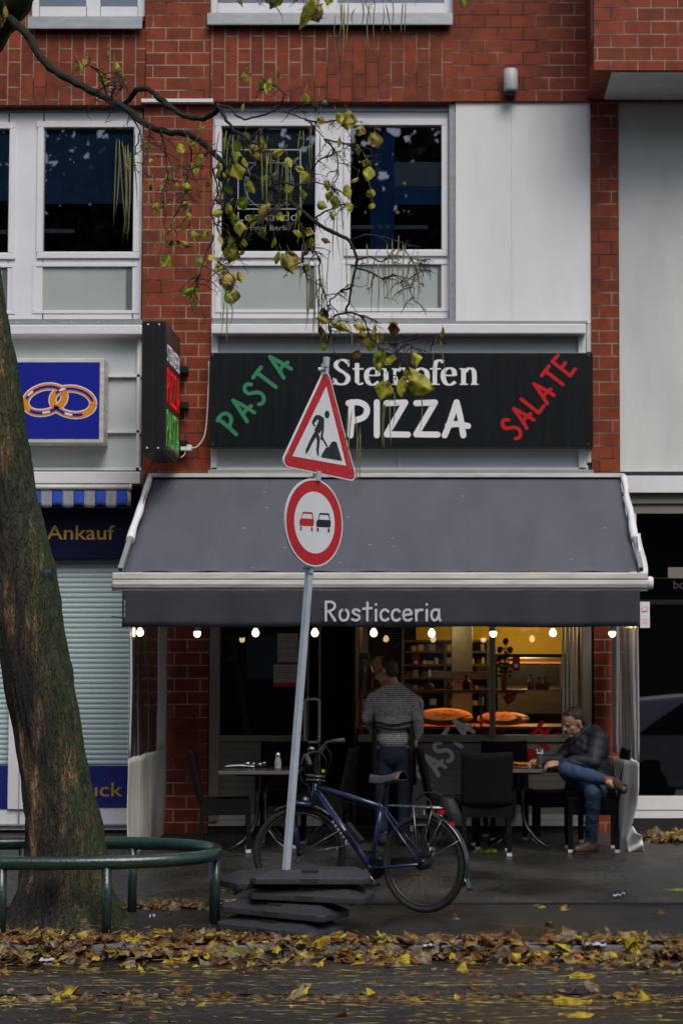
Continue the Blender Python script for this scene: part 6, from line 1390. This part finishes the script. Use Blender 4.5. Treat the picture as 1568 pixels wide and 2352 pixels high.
mb = MB(); strp = [bp_(x,y,.07) for x,y in smooth([(975,1832),(985,1838),(992,1855),(1005,1880),(1022,1898)],4)]; mb.tube(strp, .009, 6, flat=.4); mb.tube([bp_(x,y,.0) for x,y in smooth([(955,1838),(975,1822),(1000,1822),(1015,1830)],4)], .008, 6); obj('strap', mb, bagm, BK)
# folding lock on the down tube, pedals, crank, chain
q0, q1 = bp_(797,1893,.035), bp_(831,1934,.035); dv = (q1-q0).normalized(); mb = MB(); mb.obox((q0+q1)/2, dv, LT, dv.cross(LT), (q1-q0).length/2, .020, .020); lk = tag(recentre(obj('folding_lock', mb, bagm, bevel=.008)), 'black folding lock mounted on the bicycle down tube', 'lock')
mb = MB(); mb.lathe([(0,0),(.06,0),(.085,.004),(.085,.008),(0,.010)], bb-LT*.05, ax=-LT, n=24); obj('chain_ring', mb, blk, BK)
pA, pB = bb+LT*.075, bb+LT*.085+Vector((0,0,-.10))+FW*-.10; mb = MB(); mb.tube([pA, pB], .010, 8); ck = obj('crank', mb, silver, BK); mb = MB(); mb.obox(pB+LT*.05, FW, LT, Vector((0,0,1)), .045, .045, .011); obj('pedal', mb, blk, ck)
pC = bb-LT*.085+Vector((0,0,.10))+FW*.10; mb = MB(); mb.tube([bb-LT*.07, pC], .010, 8); ck = obj('crank', mb, blk, BK); mb = MB(); mb.obox(pC-LT*.05, FW, LT, Vector((0,0,1)), .045, .045, .011); obj('pedal', mb, blk, ck)
mb = MB(); mb.obox((bb+RC)/2-LT*.055+Vector((0,0,.02)), (RC-bb).normalized(), LT, (RC-bb).normalized().cross(LT), .24, .012, .035); obj('chain_guard', mb, blk, BK)
mb = MB(); mb.tube([bb+LT*.03-FW*.04, gnd(870,2040)+LT*.12-Vector((0,0,0))], .009, 8); obj('kickstand', mb, silver, BK)
# ================= people =================
def blob(name, prims, vox, m, parent=None, sm=3, disp=None):
    mb = MB()
    for p in prims:
        if p[0] == 'c':
            _, a, ra, b, rb = p; a, b = Vector(a), Vector(b); ax = (b-a); l = max(ax.length, 1e-4); ax = ax/l; pr = []
            for i in range(6): t_ = math.pi/2*i/5; pr.append((ra*math.sin(t_), -ra*math.cos(t_)))
            for i in range(6): t_ = math.pi/2*i/5; pr.append((rb*math.cos(t_), l+rb*math.sin(t_)))
            mb.lathe(pr, a, ax=ax, n=16)
        else:
            _, c, X_, Y_, Z_ = p; n = 16; m_ = 10; vs = []
            for i in range(m_+1):
                t_ = math.pi*i/m_
                for k in range(n): a = 2*math.pi*k/n; vs.append(Vector(c)+X_*(max(1e-3,math.sin(t_))*math.cos(a))+Y_*(max(1e-3,math.sin(t_))*math.sin(a))+Z_*math.cos(t_))
            mb.add(vs, [(i*n+k, (i+1)*n+k, (i+1)*n+(k+1) % n, i*n+(k+1) % n) for i in range(m_) for k in range(n)])
    me = bpy.data.meshes.new('tmp'); me.from_pydata([tuple(v) for v in mb.v], [], mb.f)
    bm = bmesh.new(); bm.from_mesh(me); bmesh.ops.remove_doubles(bm, verts=bm.verts, dist=2e-3*.2); bmesh.ops.holes_fill(bm, edges=bm.edges, sides=20); bmesh.ops.recalc_face_normals(bm, faces=bm.faces); bm.to_mesh(me); bm.free()
    o = bpy.data.objects.new('tmp', me); COL.objects.link(o)
    r = o.modifiers.new('r', 'REMESH'); r.mode = 'VOXEL'; r.voxel_size = vox; r.use_smooth_shade = True
    s_ = o.modifiers.new('s', 'SMOOTH'); s_.factor = .6; s_.iterations = sm
    dg = bpy.context.evaluated_depsgraph_get(); em = o.evaluated_get(dg).to_mesh()
    out = MB(); vs = [v.co.copy() for v in em.vertices]; ns = [v.normal.copy() for v in em.vertices]
    if disp: vs = [v+n*disp(v) for v, n in zip(vs, ns)]
    out.add(vs, [list(p.vertices) for p in em.polygons], 0, True)
    o.evaluated_get(dg).to_mesh_clear(); bpy.data.objects.remove(o); bpy.data.meshes.remove(me)
    return obj(name, out, m, parent)
skin = mat('skin', (.50,.27,.18), .5, var=.08, vs=20, spec=.4); hairm = mat('brown_hair', (.045,.028,.018), .5, var=.4, vs=60, stretch=(1,1,.3), bump=.6, bs=150); hairl = mat('blond_brown_hair', (.30,.17,.06), .5, var=.5, vs=50, bump=.8, bs=120); hairb = mat('dark_hair', (.03,.018,.012), .55, var=.4, vs=50, bump=.6, bs=120)
jeans = mat('blue_jeans', (.020,.042,.095), .8, var=.3, vs=14, bump=.5, bs=260, col2=(.034,.066,.135)); djeans = mat('dark_jeans', (.012,.018,.040), .85, var=.3, vs=12, bump=.4, bs=260)
def head(c, f, u):
    f = f.normalized(); u = (u-f*u.dot(f)).normalized(); s = f.cross(u); c = Vector(c); P = lambda a, b, d=0: c+f*a+u*b+s*d
    pr = [('e', P(-.008,.030), f*.100, s*.077, u*.094), ('e', P(.030,-.040), f*.062, s*.060, u*.078), ('c', P(.070,-.098), .024, P(.055,-.095), .03), ('c', P(.090,.004), .010, P(.112,-.026), .0155), ('c', P(.098,-.032,.010), .010, P(.098,-.032,-.010), .010),
          ('c', P(.078,.022,.035), .014, P(.082,.022,-.035), .014), ('c', P(.086,-.058,.016), .011, P(.086,-.058,-.016), .011), ('c', P(.083,-.070,.012), .011, P(.083,-.070,-.012), .011), ('c', P(.05,-.03,.040), .024, P(.05,-.03,-.040), .024),
          ('c', P(.0,-.08,.045), .018, P(.055,-.10,.012), .018), ('c', P(.0,-.08,-.045), .018, P(.055,-.10,-.012), .018)]
    for d in (-1,1): pr.append(('e', P(-.012,-.012,.080*d), f*.017+s*.004*d, s*.010, u*.030))
    return pr, P, f, u, s
def hand(w, d, n, ln=.18, curl=.9, side=1):
    """wrist, direction, palm normal (fingers curl towards it)"""
    d = d.normalized(); n = (n-d*n.dot(d)).normalized(); s = d.cross(n)*side; pr = []; w = Vector(w)
    for i, o in enumerate((-.030,-.010,.010,.028)):
        k = w+d*.085+s*o; pr.append(('c', w+s*o*.6+d*.015, .015, k, .0125)); L_ = (.036,.042,.040,.030)[i]; p = k; a = .25
        for j in range(3): a += curl*(.55+.1*j); q = p+(d*math.cos(a)+n*math.sin(a))*L_*(1-.22*j); pr.append(('c', p, .0095-.001*j, q, .0088-.001*j)); p = q
    p = w+d*.025-s*.030; q = p-s*.028+d*.035+n*.012; pr.append(('c', p, .015, q, .0115)); pr.append(('c', q, .0115, q+d*.032+n*.016, .009))
    return pr
# ---- standing woman ----
YW = -.90
def Wm(px, py, dy=0): return at(px, py, YW+dy)
X_, Y_, Z_ = Vector((1,0,0)), Vector((0,1,0)), Vector((0,0,1))
fz = gz(YW)
hp_, P, f_, u_, s_ = head(Wm(885,1541), Vector((-.86,.32,-.38)), Vector((-.35,.1,.95)))
prims = hp_+[('c', P(-.02,-.05), .052, Wm(903,1578), .058), ('c', Wm(878,1604), .045, Wm(928,1604), .045), ('e', Wm(903,1640), X_*.14, Y_*.10, Z_*.24), ('e', Wm(903,1720), X_*.14, Y_*.10, Z_*.12),
   ('c', Wm(862,1612), .036, Wm(845,1650,.02), .034), ('c', Wm(845,1650,.02), .034, Wm(858,1682,.16), .026), ('c', Wm(941,1612), .036, Wm(956,1652,-.02), .034), ('c', Wm(956,1652,-.02), .034, Wm(956,1696,.04), .026)]
prims += hand(Wm(858,1683,.17), Vector((.5,.8,-.3)), Vector((.6,-.3,-.5)), curl=.7, side=-1)+hand(Wm(956,1697,.04), Vector((-.1,.25,-1)), Vector((-1,.2,0)), curl=.5)
for (hx, kx, ax_) in ((885,876,880),(921,930,926)): prims += [('c', Wm(hx,1730), .075, Wm(kx,1806,-.01), .05), ('c', Wm(kx,1806,-.01), .05, Vector((Wm(ax_,1880).x, YW, fz+.09)), .036)]
for ax_ in (880,926): q = Vector((Wm(ax_,1880).x, YW, fz)); prims += [('c', q+Vector((0,-.02,.045)), .024, q+Vector((0,.08,.036)), .020)]
WO = blob('person', prims, .008, skin); WO['label'] = 'person standing with back turned, grey flecked sweater and black apron, looking down left'; WO['category'] = 'person'
tweed, nt, b = newmat('flecked_sweater'); L = nt.links.new; tc = _n(nt,'ShaderNodeTexCoord'); wv = _n(nt,'ShaderNodeTexWave', wave_type='BANDS', bands_direction='Z'); wv.inputs['Scale'].default_value = 17; wv.inputs['Distortion'].default_value = 3.5; wv.inputs['Detail'].default_value = 3; wv.inputs['Detail Scale'].default_value = 6; L(tc.outputs['Object'], wv.inputs['Vector'])
nz = _n(nt,'ShaderNodeTexNoise'); nz.inputs['Scale'].default_value = 75; nz.inputs['Detail'].default_value = 3; L(tc.outputs['Object'], nz.inputs['Vector']); mm = _n(nt,'ShaderNodeMath', operation='MULTIPLY'); wr_ = _n(nt,'ShaderNodeMapRange'); wr_.inputs[3].default_value = .45; wr_.inputs[4].default_value = 1.0; L(wv.outputs['Fac'], wr_.inputs[0]); L(wr_.outputs[0], mm.inputs[0]); L(nz.outputs[0], mm.inputs[1])
cr = _n(nt,'ShaderNodeValToRGB'); cr.color_ramp.elements[0].position = .16; cr.color_ramp.elements[0].color = (.020,.021,.025,1); cr.color_ramp.elements[1].position = .42; cr.color_ramp.elements[1].color = (.52,.51,.51,1); L(mm.outputs[0], cr.inputs[0]); L(cr.outputs[0], b.inputs['Base Color']); b.inputs['Roughness'].default_value = .9
bpn = _n(nt,'ShaderNodeBump'); bpn.inputs['Strength'].default_value = .6; bpn.inputs['Distance'].default_value = .01; L(mm.outputs[0], bpn.inputs['Height']); L(bpn.outputs[0], b.inputs['Normal'])
sw = [('c', Wm(880,1600,.01), .078, Wm(926,1600,.01), .078), ('c', Wm(893,1582,.0), .06, Wm(860,1606,.01), .066), ('c', Wm(912,1582,.0), .06, Wm(944,1606,.01), .066), ('e', Wm(902,1628), X_*.182, Y_*.13, Z_*.14), ('e', Wm(903,1655), X_*.168, Y_*.125, Z_*.20), ('e', Wm(903,1698), X_*.170, Y_*.135, Z_*.105), ('c', Wm(875,1714), .055, Wm(931,1714), .055), ('c', Wm(903,1582), .065, Wm(903,1592), .09),
   ('c', Wm(857,1606), .062, Wm(844,1650,.02), .052), ('c', Wm(843,1648,.02), .050, Wm(857,1680,.14), .038), ('c', Wm(946,1606), .062, Wm(957,1652,-.02), .052), ('c', Wm(957,1650,-.02), .050, Wm(957,1692,.03), .036)]
fold = lambda v: .006*noise.noise(v*13)+.003*noise.noise(v*34)
blob('sweater', sw, .009, tweed, WO, disp=fold)
blob('trousers', [('e', Wm(903,1733), X_*.165, Y_*.13, Z_*.13), ('c', Wm(884,1745), .090, Wm(875,1812,-.01), .072), ('c', Wm(922,1745), .090, Wm(930,1812,-.01), .072), ('c', Wm(875,1812,-.01), .070, Wm(878,1902), .055), ('c', Wm(930,1812,-.01), .070, Wm(927,1902), .055)], .010, djeans, WO, disp=fold)
for ax_ in (879,927): q = Vector((Wm(ax_,1880).x, YW, fz)); blob('shoe', [('c', q+Vector((0,-.04,.05)), .050, q+Vector((0,.11,.040)), .042), ('c', q+Vector((0,-.02,.05)), .046, q+Vector((0,0,.10)), .044)], .009, M['dark'], WO)
apm = mat('black_apron', (.010,.010,.012), .8, bump=.3, bs=120)
mb = MB(); wc = Wm(903,1700); zt_, zb_ = Wm(903,1672).z, Wm(903,1802).z
mb.grid(lambda u, v: Vector((wc.x+(.188+.02*v)*math.cos(R(-38+256*u)), wc.y+(.165+.02*v)*math.sin(R(-38+256*u)), zt_+(zb_-zt_)*v+.01*math.sin(u*9)*v))+Vector((.008*math.sin(u*40)*v,0,0)), 40, 8); obj('apron', mb, apm, WO, solid=.006)
mb = MB()
for (py, dz, rr_) in ((1661,.0,.178),(1672,-.008,.180)):
    zz = Wm(903,py).z; mb.tube([Vector((wc.x+rr_*math.cos(a), wc.y+(rr_-.035)*math.sin(a), zz+dz*math.cos(a)-.012*math.sin(a*3))) for a in [k*2*math.pi/40 for k in range(40)]], .010, 6, closed=True)
obj('apron_strap', mb, apm, WO)
rr = random.Random(4)
hr = [('e', P(-.040,.030), f_*.080, s_*.080, u_*.088)]
for k in range(60):
    a, b_ = rr.uniform(-1.5,1.5), rr.uniform(-.1,1.5); q = P(-.01+.10*math.cos(b_)*math.cos(a), .040+.088*math.sin(b_), .085*math.sin(a)*math.cos(b_*.5)); hr.append(('c', q, .020, q+Vector((rr.uniform(-.02,.02), rr.uniform(-.02,.02), rr.uniform(-.03,.01))), .014))
blob('hair', hr[1:], .008, hairl, WO, sm=1, disp=lambda v: .006*noise.noise(v*60))
blob('hair', [hr[0], ('e', P(-.05,-.005), f_*.066, s_*.078, u_*.085), ('c', P(-.055,-.05,.03), .035, P(-.055,-.05,-.03), .035)], .008, hairb, WO, sm=2, disp=lambda v: .006*noise.noise(v*45))
# ---- seated man ----
Mn = at
hp_, P, f_, u_, s_ = head(at(1317,1659,-1.34), Vector((-.84,-.40,-.36)), Vector((-.30,-.22,.93)))
hipR, kneeR, ankR = at(1352,1815,-1.28), at(1299,1768,-1.55), at(1388,1791,-1.76)
hipL, kneeL = at(1374,1818,-1.28), at(1361,1818,-1.68); gL = gnd(1357,1960); ankL = Vector((gL.x, gL.y, gL.z+.10)); 
shL, elL, wrL = at(1376,1698,-1.46), at(1361,1748,-1.56), at(1281,1754,-1.50)
shR, elR, wrR = at(1320,1704,-1.12), at(1285,1746,-1.18), at(1238,1747,-1.24)
body = hp_+[('c', P(-.02,-.055), .054, at(1343,1682,-1.29), .062), ('e', at(1352,1735,-1.28), X_*.15, Y_*.14, Z_*.24), ('e', at(1364,1808,-1.28), X_*.14, Y_*.14, Z_*.11), ('c', shL, .055, elL, .045), ('c', elL, .045, wrL, .030), ('c', shR, .055, elR, .045), ('c', elR, .042, wrR, .029), ('c', shL, .06, shR, .06),
   ('c', hipR, .08, kneeR, .056), ('c', kneeR, .054, ankR, .038), ('c', hipL, .08, kneeL, .056), ('c', kneeL, .054, ankL, .038), ('c', gL+Vector((0,0,.045)), .034, gL+Vector((-.10,-.05,.036)), .03), ('c', ankR, .034, at(1412,1806,-1.84), .03)]
body += hand(wrL, Vector((-1,.05,-.12)), Vector((.1,.5,-.8)), curl=.75, side=1)+hand(wrR, Vector((-.9,-.35,-.1)), Vector((.1,-.3,-.9)), curl=.8, side=-1)
MN = blob('person', body, .0065, skin, sm=2); MN['label'] = 'person in dark padded jacket and jeans sitting cross-legged at the right table'; MN['category'] = 'person'
jk = mat('navy_padded_jacket', (.012,.015,.024), .6, var=.25, vs=9, bump=.4, bs=30, col2=(.022,.026,.040), spec=.4)
def quilt(v): return .008*abs(math.sin((v.z+v.x*.35+.03*noise.noise(v*6))*math.pi/.085))**.7 + .010*noise.noise(v*9)+.004*noise.noise(v*30) - .006
blob('jacket', [('e', at(1352,1722,-1.29), X_*.185, Y_*.19, Z_*.175), ('e', at(1363,1775,-1.28), X_*.185, Y_*.18, Z_*.19), ('e', at(1372,1808,-1.28), X_*.165, Y_*.18, Z_*.12), ('c', shL, .088, at(1340,1700,-1.2), .10), ('c', shR, .080, at(1340,1696,-1.25), .09), ('c', shL, .088, elL, .077), ('c', elL, .077, at(1290,1754,-1.5), .050), ('c', shR, .080, elR, .066), ('c', elR, .064, at(1247,1747,-1.23), .045),
   ('c', at(1350,1668,-1.36), .034, at(1352,1670,-1.2), .034), ('c', at(1350,1668,-1.36), .034, at(1322,1697,-1.40), .030), ('c', at(1352,1668,-1.2), .034, at(1330,1690,-1.18), .030), ('e', at(1362,1680,-1.28), X_*.085, Y_*.11, Z_*.06)], .009, jk, MN, disp=quilt)
kf = lambda v: .007*noise.noise(v*14)+.004*noise.noise(v*40)
blob('trousers', [('c', hipR, .100, kneeR, .076), ('c', kneeR, .074, ankR-(ankR-kneeR).normalized()*.02, .052), ('c', hipL, .100, kneeL, .078), ('c', kneeL, .076, (kneeL+ankL)/2, .062), ('c', (kneeL+ankL)/2, .062, ankL+Vector((0,0,.02)), .055), ('e', at(1366,1818,-1.28), X_*.16, Y_*.16, Z_*.11)], .009, jeans, MN, disp=kf)
boot = mat('brown_boot_leather', (.060,.030,.018), .5, var=.35, vs=20); sole = mat('dark_sole', (.012,.011,.011), .7)
def mkboot(h, t_, up, ank):
    blob('shoe', [('c', h+up*.05, .044, t_+up*.042, .040), ('c', h+up*.05, .044, ank, .046), ('c', h.lerp(t_,.4)+up*.065, .042, t_+up*.04, .038)], .008, boot, MN)
    d = (t_-h); d = (d-up*d.dot(up)); l = d.length; d.normalize(); s = up.cross(d); mb = MB(); n = 20
    pts = [(h+t_)/2+d*(l/2+.05)*math.cos(a)+s*(.046+.006*math.cos(a))*math.sin(a) for a in [2*math.pi*k/n for k in range(n)]]; mb.prism([p for p in pts], up, .018); obj('sole', mb, sole, MN)
mkboot(gL+Vector((.02,.01,0)), gL+Vector((-.13,-.085,0)), Z_, ankL+Vector((0,0,.01)))
upf = Vector((-.75,.30,.55)).normalized(); hq = ankR+Vector((.055,-.02,-.02)); tq = hq+Vector((.05,-.14,-.05)); mkboot(hq-upf*.05+Vector((.03,0,0)), tq-upf*.05+Vector((.03,0,0)), upf, ankR)
blob('hair', [('e', P(-.026,.050), f_*.098, s_*.082, u_*.086), ('e', P(-.060,.0), f_*.050, s_*.074, u_*.07), ('c', P(.045,.098,.03), .020, P(.045,.098,-.03), .020)], .0065, hairm, MN, sm=2, disp=lambda v: .003*noise.noise(v*70))
mb = MB()
for d in (-1,1): mb.tube([P(.083,.034,.018*d), P(.080,.038,.035*d), P(.070,.032,.050*d)], .0042, 6)
obj('eyebrow', mb, hairb, MN); mb = MB()
for d in (-1,1): mb.tube([P(.0865,.002,.022*d), P(.083,-.001,.034*d), P(.074,.001,.046*d)], .0038, 6)
obj('eyelid_line', mb, hairb, MN)
mb = MB(); mb.tube([P(.0965,-.064,.018), P(.099,-.063,0), P(.0965,-.064,-.018)], .0028, 5); obj('mouth_line', mb, mat('lip_line', (.14,.045,.035), .6), MN)
